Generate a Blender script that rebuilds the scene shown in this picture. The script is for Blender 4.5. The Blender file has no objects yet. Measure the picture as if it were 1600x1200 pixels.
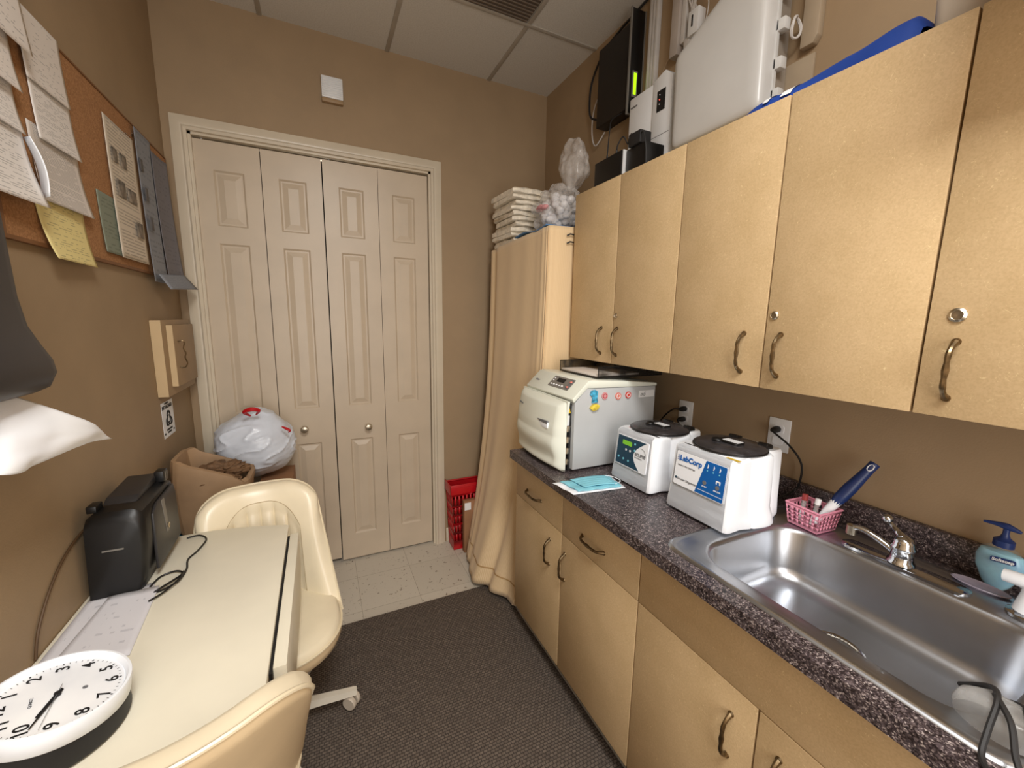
import bpy, bmesh, math, random
from math import sin, cos, pi, radians, sqrt
from mathutils import Vector, Matrix, noise
random.seed(7)
C = bpy.context.scene.collection
V = Vector

# ------------------------------------------------------------------ materials
def lin(c):
    return tuple((x / 12.92 if x <= .04045 else ((x + .055) / 1.055) ** 2.4) for x in [v / 255 for v in c])

def base_mat(name, col, rough=.5, metal=0., spec=.5):
    m = bpy.data.materials.new(name); m.use_nodes = True
    nt = m.node_tree; b = nt.nodes['Principled BSDF']
    b.inputs['Base Color'].default_value = (*lin(col), 1)
    b.inputs['Roughness'].default_value = rough
    b.inputs['Metallic'].default_value = metal
    b.inputs['Specular IOR Level'].default_value = spec
    return m, nt, b

def N(nt, t, **k):
    n = nt.nodes.new(t)
    for a, v in k.items():
        if a.startswith('i_'):
            n.inputs[a[2:].replace('_', ' ')].default_value = v
        else:
            setattr(n, a, v)
    return n

def coords(nt, kind='Object', scale=(1, 1, 1)):
    tc = N(nt, 'ShaderNodeTexCoord'); mp = N(nt, 'ShaderNodeMapping')
    mp.inputs['Scale'].default_value = scale
    nt.links.new(tc.outputs[kind], mp.inputs['Vector'])
    return mp.outputs['Vector']

def ramp(nt, fac, stops):
    r = N(nt, 'ShaderNodeValToRGB')
    els = r.color_ramp.elements
    while len(els) < len(stops): els.new(.5)
    for e, (p, c) in zip(els, stops):
        e.position = p; e.color = (*lin(c), 1) if len(c) == 3 else c
    nt.links.new(fac, r.inputs['Fac'])
    return r.outputs['Color']

def bump(nt, b, h, strength=.2, dist=.002):
    bp = N(nt, 'ShaderNodeBump'); bp.inputs['Strength'].default_value = strength
    bp.inputs['Distance'].default_value = dist
    nt.links.new(h, bp.inputs['Height']); nt.links.new(bp.outputs['Normal'], b.inputs['Normal'])

def mat(name, col, rough=.5, metal=0., var=.06, scale=6., bmp=0., bscale=150., spec=.5):
    m, nt, b = base_mat(name, col, rough, metal, spec)
    v = coords(nt)
    n = N(nt, 'ShaderNodeTexNoise', i_Scale=scale, i_Detail=4.)
    nt.links.new(v, n.inputs['Vector'])
    lo = tuple(max(0, x * (1 - var)) for x in col); hi = tuple(min(255, x * (1 + var)) for x in col)
    nt.links.new(ramp(nt, n.outputs['Fac'], [(.3, lo), (.7, hi)]), b.inputs['Base Color'])
    if bmp:
        n2 = N(nt, 'ShaderNodeTexNoise', i_Scale=bscale, i_Detail=2.)
        nt.links.new(v, n2.inputs['Vector']); bump(nt, b, n2.outputs['Fac'], bmp, .003)
    return m

M = {}
M['wall'] = mat('painted_wall', (158, 135, 106), .62, var=.02, bmp=.12, bscale=220, spec=.35)
M['trim'] = mat('gloss_trim', (206, 194, 173), .28, var=.02)
M['door'] = mat('door_paint', (198, 182, 160), .36, var=.02, bmp=.06, bscale=90)
M['dark'] = mat('dark_gap', (14, 12, 10), .8)
M['white'] = mat('white_plastic', (230, 232, 234), .35, var=.01)
M['white2'] = mat('bright_plastic', (243, 247, 253), .3, var=.01)
M['ivory'] = mat('ivory_plastic', (232, 236, 224), .33, var=.015)
M['grey_panel'] = mat('grey_enamel', (186, 189, 191), .35, var=.03)
M['black'] = mat('black_plastic', (15, 14, 14), .42, var=.1)
M['blackm'] = mat('black_metal', (26, 20, 16), .5, var=.1)
M['soft_black'] = mat('soft_black', (30, 29, 30), .6)
M['charcoal'] = mat('charcoal_plastic', (44, 42, 42), .42, var=.05)
M['brass'] = mat('aged_brass', (120, 104, 80), .3, 1., var=.25, scale=60)
M['nickel'] = mat('satin_nickel', (190, 180, 162), .28, 1., var=.05)
M['chrome'] = mat('chrome', (200, 204, 210), .1, 1., var=.02)
M['vinyl'] = mat('cream_vinyl', (236, 223, 194), .3, var=.03, bmp=.05, bscale=120)
M['vinyl_back'] = mat('tan_vinyl', (214, 190, 152), .38, var=.03, bmp=.08, bscale=160)
M['pipe'] = mat('cream_piping', (222, 208, 178), .3)
M['table'] = mat('table_laminate', (238, 232, 212), .38, var=.015)
M['cream_metal'] = mat('cream_metal', (206, 198, 182), .35)
M['red'] = mat('red_plastic', (190, 16, 26), .35)
M['pink'] = mat('pink_plastic', (214, 138, 160), .38)
M['blue'] = mat('blue_fabric', (16, 62, 150), .7, bmp=.1, bscale=400)
M['navy'] = mat('navy_rubber', (24, 48, 104), .4)
M['cardboard'] = mat('cardboard', (150, 108, 76), .8, var=.06)
M['kraft'] = mat('kraft_paper', (160, 130, 98), .7, var=.08, bmp=.15, bscale=25)
M['teal'] = mat('teal_plastic', (10, 92, 122), .45)
M['towel'] = mat('beige_terry', (232, 223, 206), .95, var=.08, scale=40, bmp=.6, bscale=420)
M['bluecloth'] = mat('blue_cloth', (92, 132, 176), .9, bmp=.3)
M['mask'] = mat('mask_blue', (130, 200, 218), .7, var=.05, bmp=.2)
M['cork_trim'] = mat('oak_edge', (122, 82, 48), .6)
M['wood'] = mat('hatch_paint', (158, 131, 98), .5, var=.03)
M['hatch_lit_side'] = mat('hatch_lit_edge', (196, 170, 130), .5, var=.03)  # paler than the hatch paint: light on the side faces is coloured in
M['ink'] = mat('ink_black', (20, 20, 22), .6)
M['ink_blue'] = mat('ink_blue', (0, 92, 170), .4)
M['ink_navy'] = mat('panel_navy', (22, 62, 84), .4)
M['ink_grey'] = mat('ink_grey', (110, 112, 116), .5)
M['ink_white'] = mat('ink_white', (240, 244, 250), .5)
M['ink_red'] = mat('ink_red', (180, 40, 60), .5)
M['cyan'] = mat('cyan_button', (120, 200, 220), .4)
M['yellow'] = mat('yellow_label', (222, 186, 40), .5)
M['lilac'] = mat('lilac_plastic', (150, 142, 158), .35)
M['greyframe'] = mat('grey_frame', (120, 116, 110), .5)
M['darkplastic'] = mat('dispenser_grey', (46, 43, 44), .42, var=.04)
M['whitepaper'] = mat('white_paper_towel', (246, 248, 254), .85, var=.02)
M['redrubber'] = mat('tube_cap_red', (140, 46, 44), .45)
M['beigebin'] = mat('pale_bin', (196, 186, 172), .5)
M['pinkish'] = mat('sticker_pink', (222, 130, 116), .5)
M['beige_box'] = mat('beige_enclosure', (210, 210, 208), .3, var=.015)
M['white_cable'] = mat('cable_white', (200, 196, 192), .5)

def tan_laminate():
    m, nt, b = base_mat('fibre_laminate', (204, 174, 130), .42)
    v = coords(nt, scale=(1, 1, 1))
    n = N(nt, 'ShaderNodeTexNoise', i_Scale=9., i_Detail=5.); nt.links.new(v, n.inputs['Vector'])
    base = ramp(nt, n.outputs['Fac'], [(.3, (199, 172, 130)), (.7, (208, 181, 140))])
    # short pale fibres: thin iso-lines of a distorted noise, masked to patches
    n2 = N(nt, 'ShaderNodeTexNoise', i_Scale=42., i_Detail=1., i_Distortion=2.5); nt.links.new(v, n2.inputs['Vector'])
    a = N(nt, 'ShaderNodeMath', operation='SUBTRACT'); a.inputs[1].default_value = .56; nt.links.new(n2.outputs['Fac'], a.inputs[0])
    a2 = N(nt, 'ShaderNodeMath', operation='ABSOLUTE'); nt.links.new(a.outputs[0], a2.inputs[0])
    a3 = N(nt, 'ShaderNodeMath', operation='LESS_THAN'); a3.inputs[1].default_value = .008; nt.links.new(a2.outputs[0], a3.inputs[0])
    n3 = N(nt, 'ShaderNodeTexNoise', i_Scale=60., i_Detail=1.); nt.links.new(v, n3.inputs['Vector'])
    a4 = N(nt, 'ShaderNodeMath', operation='GREATER_THAN'); a4.inputs[1].default_value = .54; nt.links.new(n3.outputs['Fac'], a4.inputs[0])
    a5 = N(nt, 'ShaderNodeMath', operation='MULTIPLY'); nt.links.new(a3.outputs[0], a5.inputs[0]); nt.links.new(a4.outputs[0], a5.inputs[1])
    a6 = N(nt, 'ShaderNodeMath', operation='MULTIPLY'); a6.inputs[1].default_value = .55; nt.links.new(a5.outputs[0], a6.inputs[0])
    mx = N(nt, 'ShaderNodeMix', data_type='RGBA'); nt.links.new(a6.outputs[0], mx.inputs[0])
    nt.links.new(base, mx.inputs[6]); mx.inputs[7].default_value = (*lin((238, 218, 170)), 1)
    n4 = N(nt, 'ShaderNodeTexNoise', i_Scale=240., i_Detail=2.); nt.links.new(v, n4.inputs['Vector'])
    r4 = ramp(nt, n4.outputs['Fac'], [(.3, (243, 241, 238)), (.6, (255, 255, 255))])
    mm = N(nt, 'ShaderNodeMix', data_type='RGBA', blend_type='MULTIPLY'); mm.inputs[0].default_value = 1
    nt.links.new(mx.outputs[2], mm.inputs[6]); nt.links.new(r4, mm.inputs[7])
    nt.links.new(mm.outputs[2], b.inputs['Base Color'])
    return m
M['tan'] = tan_laminate()
M['gap_shade'] = mat('laminate_edge', (30, 21, 12), .6)  # near-black, paints the shade in the gaps between cabinet fronts

def granite():
    m, nt, b = base_mat('speckled_laminate', (80, 72, 74), .3)
    v = coords(nt)
    vo = N(nt, 'ShaderNodeTexVoronoi', i_Scale=430.); nt.links.new(v, vo.inputs['Vector'])
    sp = N(nt, 'ShaderNodeSeparateColor'); nt.links.new(vo.outputs['Color'], sp.inputs[0])
    c1 = ramp(nt, sp.outputs[0], [(0., (40, 35, 38)), (.38, (70, 62, 66)), (.66, (96, 87, 90)), (.86, (134, 124, 124)), (.97, (186, 178, 174))])
    n = N(nt, 'ShaderNodeTexNoise', i_Scale=120., i_Detail=3.); nt.links.new(v, n.inputs['Vector'])
    c2 = ramp(nt, n.outputs['Fac'], [(.35, (150, 140, 140)), (.65, (255, 250, 250))])
    mm = N(nt, 'ShaderNodeMix', data_type='RGBA', blend_type='MULTIPLY'); mm.inputs[0].default_value = 1
    nt.links.new(c1, mm.inputs[6]); nt.links.new(c2, mm.inputs[7]); nt.links.new(mm.outputs[2], b.inputs['Base Color'])
    return m
M['granite'] = granite()

def steel():
    m, nt, b = base_mat('brushed_steel', (176, 178, 182), .27, 1.)
    v = coords(nt, scale=(1, 1, 1))
    n = N(nt, 'ShaderNodeTexNoise', i_Scale=7., i_Detail=5.); nt.links.new(v, n.inputs['Vector'])
    mr = N(nt, 'ShaderNodeMapRange'); mr.inputs['To Min'].default_value = .25; mr.inputs['To Max'].default_value = .36
    nt.links.new(n.outputs['Fac'], mr.inputs['Value']); nt.links.new(mr.outputs[0], b.inputs['Roughness'])
    nt.links.new(ramp(nt, n.outputs['Fac'], [(.3, (176, 179, 184)), (.7, (187, 190, 196))]), b.inputs['Base Color'])
    return m
M['steel'] = steel()

def floor_tile():
    m, nt, b = base_mat('vinyl_tile', (196, 188, 172), .35)
    v0 = coords(nt)
    br = N(nt, 'ShaderNodeTexBrick', offset=0., squash=1., i_Scale=1.)
    mp = N(nt, 'ShaderNodeMapping'); mp.inputs['Location'].default_value = (-.127, -2.0587 + .3048 * 7, 0)
    nt.links.new(v0, mp.inputs['Vector']); nt.links.new(mp.outputs[0], br.inputs['Vector'])
    br.inputs['Brick Width'].default_value = .3048; br.inputs['Row Height'].default_value = .3048
    br.inputs['Mortar Size'].default_value = .0012; br.inputs['Mortar Smooth'].default_value = .3
    br.inputs['Color1'].default_value = (*lin((203, 195, 180)), 1); br.inputs['Color2'].default_value = (*lin((196, 188, 173)), 1)
    br.inputs['Mortar'].default_value = (*lin((150, 140, 124)), 1)
    n = N(nt, 'ShaderNodeTexNoise', i_Scale=55., i_Detail=2., i_Distortion=1.); nt.links.new(v0, n.inputs['Vector'])
    c = ramp(nt, n.outputs['Fac'], [(.29, (140, 125, 110)), (.34, (255, 255, 255))])
    mm = N(nt, 'ShaderNodeMix', data_type='RGBA', blend_type='MULTIPLY'); mm.inputs[0].default_value = .9
    nt.links.new(br.outputs['Color'], mm.inputs[6]); nt.links.new(c, mm.inputs[7]); nt.links.new(mm.outputs[2], b.inputs['Base Color'])
    return m
M['tile'] = floor_tile()

def carpet():
    m, nt, b = base_mat('woven_mat', (80, 70, 62), .9)
    v0 = coords(nt)
    br = N(nt, 'ShaderNodeTexBrick', offset=.5, i_Scale=1.)
    nt.links.new(v0, br.inputs['Vector'])
    br.inputs['Brick Width'].default_value = .016; br.inputs['Row Height'].default_value = .011
    br.inputs['Mortar Size'].default_value = .0026; br.inputs['Mortar Smooth'].default_value = .9
    br.inputs['Color1'].default_value = (*lin((124, 112, 101)), 1); br.inputs['Color2'].default_value = (*lin((106, 95, 86)), 1)
    br.inputs['Mortar'].default_value = (*lin((62, 54, 49)), 1)
    n = N(nt, 'ShaderNodeTexNoise', i_Scale=90., i_Detail=4.); nt.links.new(v0, n.inputs['Vector'])
    c = ramp(nt, n.outputs['Fac'], [(.3, (190, 185, 180)), (.7, (255, 255, 255))])
    mm = N(nt, 'ShaderNodeMix', data_type='RGBA', blend_type='MULTIPLY'); mm.inputs[0].default_value = .8
    nt.links.new(br.outputs['Color'], mm.inputs[6]); nt.links.new(c, mm.inputs[7]); nt.links.new(mm.outputs[2], b.inputs['Base Color'])
    bump(nt, b, br.outputs['Fac'], -.6, .004)
    return m
M['mat'] = carpet()

def ceil_tile():
    m, nt, b = base_mat('acoustic_tile', (190, 180, 166), .9)
    v = coords(nt)
    n = N(nt, 'ShaderNodeTexNoise', i_Scale=160., i_Detail=3.); nt.links.new(v, n.inputs['Vector'])
    nt.links.new(ramp(nt, n.outputs['Fac'], [(.3, (196, 190, 180)), (.6, (208, 203, 194))]), b.inputs['Base Color'])
    bump(nt, b, n.outputs['Fac'], .3, .002)
    return m
M['ceil'] = ceil_tile()

def curtain_mat():
    m, nt, b = base_mat('peach_curtain', (226, 200, 158), .85)
    v = coords(nt, 'UV', (1, 1, 1))
    w = N(nt, 'ShaderNodeTexWave', i_Scale=60., i_Distortion=.6, i_Detail=2.); w.bands_direction = 'X'
    nt.links.new(v, w.inputs['Vector'])
    nt.links.new(ramp(nt, w.outputs['Fac'], [(0., (218, 188, 144)), (1., (232, 206, 166))]), b.inputs['Base Color'])
    bump(nt, b, w.outputs['Fac'], .12, .002)
    b.inputs['Sheen Weight'].default_value = .2
    return m
M['curtain'] = curtain_mat()

def cork():
    m, nt, b = base_mat('cork', (158, 112, 66), .9)
    v = coords(nt)
    vo = N(nt, 'ShaderNodeTexVoronoi', i_Scale=260.); nt.links.new(v, vo.inputs['Vector'])
    sp = N(nt, 'ShaderNodeSeparateColor'); nt.links.new(vo.outputs['Color'], sp.inputs[0])
    nt.links.new(ramp(nt, sp.outputs[0], [(0., (148, 104, 64)), (1., (176, 128, 84))]), b.inputs['Base Color'])
    return m
M['cork'] = cork()

def paper(name, col, ink=(90, 88, 90), rows=34, cover=.5, photos=None, base2=None):
    """printed sheet: rows of small marks in UV space"""
    m, nt, b = base_mat(name, col, .75)
    tc = N(nt, 'ShaderNodeTexCoord'); sx = N(nt, 'ShaderNodeSeparateXYZ'); nt.links.new(tc.outputs['UV'], sx.inputs[0])
    def mth(op, a, bb=None, c=None):
        n = N(nt, 'ShaderNodeMath', operation=op)
        for i, q in enumerate((a, bb, c)):
            if q is None: continue
            if isinstance(q, (int, float)): n.inputs[i].default_value = q
            else: nt.links.new(q, n.inputs[i])
        return n.outputs[0]
    fy = mth('FRACT', mth('MULTIPLY', sx.outputs['Y'], rows)); row = mth('FLOOR', mth('MULTIPLY', sx.outputs['Y'], rows))
    line = mth('LESS_THAN', mth('ABSOLUTE', mth('SUBTRACT', fy, .5)), .2)
    cb = N(nt, 'ShaderNodeCombineXYZ'); nt.links.new(mth('MULTIPLY', sx.outputs['X'], 9.), cb.inputs[0]); nt.links.new(mth('MULTIPLY', row, 3.17), cb.inputs[1])
    n1 = N(nt, 'ShaderNodeTexNoise', i_Scale=1., i_Detail=2.); nt.links.new(cb.outputs[0], n1.inputs['Vector'])
    word = mth('GREATER_THAN', n1.outputs['Fac'], .62 - cover * .25)
    cb2 = N(nt, 'ShaderNodeCombineXYZ'); nt.links.new(mth('MULTIPLY', row, .71), cb2.inputs[0])
    n2 = N(nt, 'ShaderNodeTexNoise', i_Scale=1., i_Detail=1.); nt.links.new(cb2.outputs[0], n2.inputs['Vector'])
    ron = mth('GREATER_THAN', n2.outputs['Fac'], .5 - cover * .12)
    inx = mth('MULTIPLY', mth('GREATER_THAN', sx.outputs['X'], .1), mth('LESS_THAN', sx.outputs['X'], .88))
    f = mth('MULTIPLY', mth('MULTIPLY', line, word), mth('MULTIPLY', ron, inx))
    f = mth('MULTIPLY', f, .45)
    mx = N(nt, 'ShaderNodeMix', data_type='RGBA'); nt.links.new(f, mx.inputs[0])
    mx.inputs[6].default_value = (*lin(col), 1); mx.inputs[7].default_value = (*lin(ink), 1)
    nt.links.new(mx.outputs[2], b.inputs['Base Color'])
    b.inputs['Subsurface Weight'].default_value = 0
    return m
M['page'] = paper('printed_page', (226, 220, 214))
M['page2'] = paper('printed_page_faint', (222, 214, 206), cover=.25)
M['page3'] = paper('printed_page_dense', (218, 210, 202), rows=46, cover=.9)
M['yellowpage'] = paper('yellow_page', (232, 216, 150), (120, 110, 90), rows=24, cover=.4)
M['flyer'] = paper('flyer_page', (214, 202, 184), (110, 100, 90), rows=40, cover=.9)
M['greenpage'] = paper('green_page', (134, 142, 126), (90, 98, 86), rows=16, cover=.5)
M['greypage'] = paper('grey_page', (138, 142, 150), (96, 100, 108), rows=30, cover=.5)
M['bluepage'] = paper('bluegrey_page', (118, 116, 122), (92, 92, 100), rows=30, cover=.4)
M['deskpage'] = paper('desk_page', (226, 225, 230), (176, 176, 184), rows=13, cover=.1)
M['photo_print'] = mat('photo_print', (120, 110, 98), .5, var=.4, scale=30)

def emis(name, col, s):
    m, nt, b = base_mat(name, col, .4)
    b.inputs['Emission Color'].default_value = (*lin(col), 1); b.inputs['Emission Strength'].default_value = s
    return m
M['lcd'] = emis('lcd_green', (170, 230, 20), 1.2)
M['lcd2'] = emis('lcd_dim_green', (110, 170, 40), .35)
M['led_red'] = emis('led_red', (255, 90, 70), 1.2)

def glassy(name, col, rough, trans=1., alpha=1., ior=1.45):
    m, nt, b = base_mat(name, col, rough)
    b.inputs['Transmission Weight'].default_value = trans
    b.inputs['IOR'].default_value = ior
    b.inputs['Alpha'].default_value = alpha
    return m
def film(name, col, rough, mix):
    """thin clear film: part see-through, part glossy"""
    m = bpy.data.materials.new(name); m.use_nodes = True; nt = m.node_tree
    b = nt.nodes['Principled BSDF']; b.inputs['Base Color'].default_value = (*lin(col), 1); b.inputs['Roughness'].default_value = rough
    tr = N(nt, 'ShaderNodeBsdfTransparent'); mx = N(nt, 'ShaderNodeMixShader')
    v = coords(nt); n = N(nt, 'ShaderNodeTexNoise', i_Scale=14., i_Detail=5.); nt.links.new(v, n.inputs['Vector'])
    mr = N(nt, 'ShaderNodeMapRange'); mr.inputs['From Min'].default_value = .35; mr.inputs['From Max'].default_value = .7
    mr.inputs['To Min'].default_value = mix * .5; mr.inputs['To Max'].default_value = min(1, mix * 1.6)
    nt.links.new(n.outputs['Fac'], mr.inputs[0]); nt.links.new(mr.outputs[0], mx.inputs[0])
    nt.links.new(tr.outputs[0], mx.inputs[1]); nt.links.new(b.outputs[0], mx.inputs[2])
    nt.links.new(mx.outputs[0], nt.nodes['Material Output'].inputs['Surface'])
    return m
M['film'] = film('clear_film', (225, 220, 215), .15, .36)
M['bottle'] = film('clear_bottle', (205, 215, 215), .1, .2)
M['soap'] = mat('blue_soap', (150, 212, 255), .2, var=.12, scale=20)
M['lid'] = film('smoked_lid', (44, 42, 44), .18, .95)
M['clear'] = film('clear_plastic', (190, 190, 188), .12, .4)
M['bag'] = mat('white_bag_film', (212, 219, 230), .28, var=.04, bmp=.12, bscale=12)
M['cotton'] = mat('cotton_balls', (236, 234, 236), .95, var=.04, bmp=.5, bscale=60)
M['cottonpink'] = mat('pink_gauze', (214, 150, 152), .9)

# ------------------------------------------------------------------ geometry helpers
class MB:
    def __init__(s): s.bm = bmesh.new(); s.uv = None
    def _cap(s, vs): return [s.bm.verts.new(v) for v in vs]
    def box(s, lo, hi, bev=0., seg=2):
        b2 = bmesh.new()
        lo = V(lo); hi = V(hi)
        bmesh.ops.create_cube(b2, size=1)
        for v in b2.verts: v.co = V([(lo[i] + hi[i]) / 2 + v.co[i] * (hi[i] - lo[i]) for i in range(3)])
        if bev > 0:
            bev = min(bev, .45 * min(abs(hi[i] - lo[i]) for i in range(3)))
            bmesh.ops.bevel(b2, geom=b2.edges[:], offset=bev, segments=seg, affect='EDGES', profile=.5)
        s.merge(b2); return s
    def merge(s, b2, mtx=None):
        if mtx is not None: b2.transform(mtx)
        me = bpy.data.meshes.new('tmp'); b2.to_mesh(me); b2.free(); s.bm.from_mesh(me); bpy.data.meshes.remove(me)
    def rings(s, rings, close=True, cap0=True, cap1=True):
        vs = [s._cap(r) for r in rings]; n = len(vs[0])
        for a, b in zip(vs, vs[1:]):
            for i in range(n if close else n - 1):
                j = (i + 1) % n
                try: s.bm.faces.new((a[i], a[j], b[j], b[i]))
                except ValueError: pass
        if cap0: s.bm.faces.new(list(reversed(vs[0])))
        if cap1: s.bm.faces.new(vs[-1])
        return s
    def tube(s, pts, r, n=8, caps=True, smooth_n=0):
        pts = [V(p) for p in pts]
        if smooth_n: pts = spline(pts, smooth_n)
        rs = r if isinstance(r, (list, tuple)) else None
        rings = []; T0 = (pts[1] - pts[0]).normalized()
        up = V((0, 0, 1)) if abs(T0.z) < .9 else V((1, 0, 0))
        nn = (up - T0 * up.dot(T0)).normalized()
        for i, p in enumerate(pts):
            T = (pts[min(i + 1, len(pts) - 1)] - pts[max(i - 1, 0)])
            T = T.normalized() if T.length > 1e-9 else T0
            nn = (nn - T * nn.dot(T)).normalized(); bb = T.cross(nn)
            if rs: 
                q = i / (len(pts) - 1) * (len(rs) - 1); k = min(int(q), len(rs) - 2); rr = rs[k] + (rs[k + 1] - rs[k]) * (q - k)
            else: rr = r
            rings.append([p + (nn * cos(2 * pi * k / n) + bb * sin(2 * pi * k / n)) * rr for k in range(n)])
        s.rings(rings, True, caps, caps); return s
    def lathe(s, prof, c, axis='z', n=28, m=None):
        """prof: list of (r, h) along axis from point c"""
        c = V(c); rings = []
        for r, h in prof:
            r = max(r, .0001); ring = []
            for k in range(n):
                a = 2 * pi * k / n
                q = {'z': (r * cos(a), r * sin(a), h), 'x': (h, r * cos(a), r * sin(a)), 'y': (r * sin(a), h, r * cos(a))}[axis]
                q = V(q)
                if m: q = m @ q
                ring.append(c + q)
            rings.append(ring)
        s.rings(rings); return s
    def prism(s, poly, axis, a, b, bev=0.):
        """poly of 2D points extruded on an axis; 2D coordinates are the other two axes in xyz order"""
        def P(p, h):
            return {'x': (h, p[0], p[1]), 'y': (p[0], h, p[1]), 'z': (p[0], p[1], h)}[axis]
        b2 = bmesh.new()
        A = [b2.verts.new(P(p, a)) for p in poly]; B = [b2.verts.new(P(p, b)) for p in poly]
        n = len(poly)
        b2.faces.new(A); b2.faces.new(list(reversed(B)))
        for i in range(n): b2.faces.new((A[i], B[i], B[(i + 1) % n], A[(i + 1) % n]))
        bmesh.ops.recalc_face_normals(b2, faces=b2.faces)
        if bev: bmesh.ops.bevel(b2, geom=b2.edges[:], offset=bev, segments=2, affect='EDGES', profile=.5)
        s.merge(b2); return s
    def grid(s, f, nu, nv, uv=True):
        """f(u,v) -> point; single sheet with UVs"""
        L = s.bm.loops.layers.uv.verify()
        g = [[s.bm.verts.new(f(i / nu, j / nv)) for i in range(nu + 1)] for j in range(nv + 1)]
        for j in range(nv):
            for i in range(nu):
                fc = s.bm.faces.new((g[j][i], g[j][i + 1], g[j + 1][i + 1], g[j + 1][i]))
                for l, (a, b) in zip(fc.loops, ((i, j), (i + 1, j), (i + 1, j + 1), (i, j + 1))):
                    l[L].uv = (a / nu, b / nv)
        return s
    def ball(s, c, r, sc=(1, 1, 1), seg=16, rings=10):
        b2 = bmesh.new(); bmesh.ops.create_uvsphere(b2, u_segments=seg, v_segments=rings, radius=1)
        for v in b2.verts: v.co = V([c[i] + v.co[i] * r * sc[i] for i in range(3)])
        s.merge(b2); return s
    def build(s, name, m, parent=None, smooth=35, recalc=True, origin=None):
        if recalc: bmesh.ops.recalc_face_normals(s.bm, faces=s.bm.faces)
        me = bpy.data.meshes.new(name)
        pw = wloc(parent) if parent else V((0, 0, 0))
        co = [v.co for v in s.bm.verts]
        if parent: o_ = wloc(parent) if origin is None else V(origin)
        else:
            lo = V([min(c[i] for c in co) for i in range(3)]); hi = V([max(c[i] for c in co) for i in range(3)])
            o_ = V(((lo.x + hi.x) / 2, (lo.y + hi.y) / 2, lo.z)) if origin is None else V(origin)
        for v in s.bm.verts: v.co -= o_
        s.bm.to_mesh(me); s.bm.free()
        me.shade_smooth(); me.set_sharp_from_angle(angle=radians(smooth))
        if isinstance(m, str): m = M[m]
        me.materials.append(m)
        o = bpy.data.objects.new(name, me); C.objects.link(o)
        if parent: o.parent = parent; o.location = o_ - pw
        else: o.location = o_
        return o

def wloc(o):
    p = V(o.location)
    while o.parent: o = o.parent; p += V(o.location)
    return p

def spline(pts, n):
    out = []; P = [pts[0]] + list(pts) + [pts[-1]]
    for i in range(1, len(P) - 2):
        a, b, c, d = P[i - 1:i + 3]
        for k in range(n):
            t = k / n
            out.append(.5 * ((2 * b) + (c - a) * t + (2 * a - 5 * b + 4 * c - d) * t * t + (3 * b - a - 3 * c + d) * t ** 3))
    out.append(V(pts[-1])); return out

def tag(o, label, cat, group=None, kind=None):
    o['label'] = label; o['category'] = cat
    if group: o['group'] = group
    if kind: o['kind'] = kind
    return o
def thing(name, loc, label, cat, group=None, rz=0):
    o = bpy.data.objects.new(name, None); C.objects.link(o); o.location = loc; o.rotation_euler.z = rz
    o.empty_display_size = .05
    return tag(o, label, cat, group)
def struct(o): o['kind'] = 'structure'; return o
def copy_tree(o, parent=None):
    c = o.copy(); C.objects.link(c); c.parent = parent
    for ch in list(o.children): copy_tree(ch, c)
    return c
def text(s, size, m, O, r, u, parent, name='lettering', ext=.0004, align='LEFT', shear=0, bold=0):
    cu = bpy.data.curves.new('t', 'FONT'); cu.body = s; cu.size = size; cu.extrude = ext; cu.align_x = align; cu.shear = shear; cu.offset = bold
    ob = bpy.data.objects.new('t', cu); C.objects.link(ob)
    bpy.context.view_layer.update()
    me = bpy.data.meshes.new_from_object(ob.evaluated_get(bpy.context.evaluated_depsgraph_get()))
    bpy.data.objects.remove(ob); bpy.data.curves.remove(cu)
    r = V(r).normalized(); u = V(u); u = (u - r * u.dot(r)).normalized(); n = r.cross(u)
    mt = Matrix(((r.x, u.x, n.x, 0), (r.y, u.y, n.y, 0), (r.z, u.z, n.z, 0), (0, 0, 0, 1)))
    me.transform(mt); me.name = name
    me.materials.clear(); me.materials.append(M[m])
    o = bpy.data.objects.new(name, me); C.objects.link(o); o.parent = parent
    o.location = V(O) + n * .0006 - wloc(parent)
    return o
def decal(poly, O, r, u, m, parent, name, off=.0008, th=.0006):
    """flat label: 2D polygon in the plane (O; r,u)"""
    r = V(r).normalized(); u = V(u); u = (u - r * u.dot(r)).normalized(); n = r.cross(u); O = V(O)
    b = MB(); b.rings([[O + r * x + u * y + n * (off - th) for x, y in poly], [O + r * x + u * y + n * off for x, y in poly]])
    return b.build(name, m, parent)
def rrect(x0, y0, x1, y1, rad, n=6):
    out = []
    for cx, cy, a0 in ((x1 - rad, y1 - rad, 0), (x0 + rad, y1 - rad, 90), (x0 + rad, y0 + rad, 180), (x1 - rad, y0 + rad, 270)):
        for k in range(n + 1):
            a = radians(a0 + 90 * k / n); out.append((cx + rad * cos(a), cy + rad * sin(a)))
    return out
def circ(cx, cy, r, n=24, a0=0, a1=360):
    return [(cx + r * cos(radians(a0 + (a1 - a0) * k / n)), cy + r * sin(radians(a0 + (a1 - a0) * k / n))) for k in range(n if a1 - a0 == 360 else n + 1)]

XL, XR, YB, YF, ZC = -.615, 1.432, 2.547, -1.45, 2.979
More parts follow.
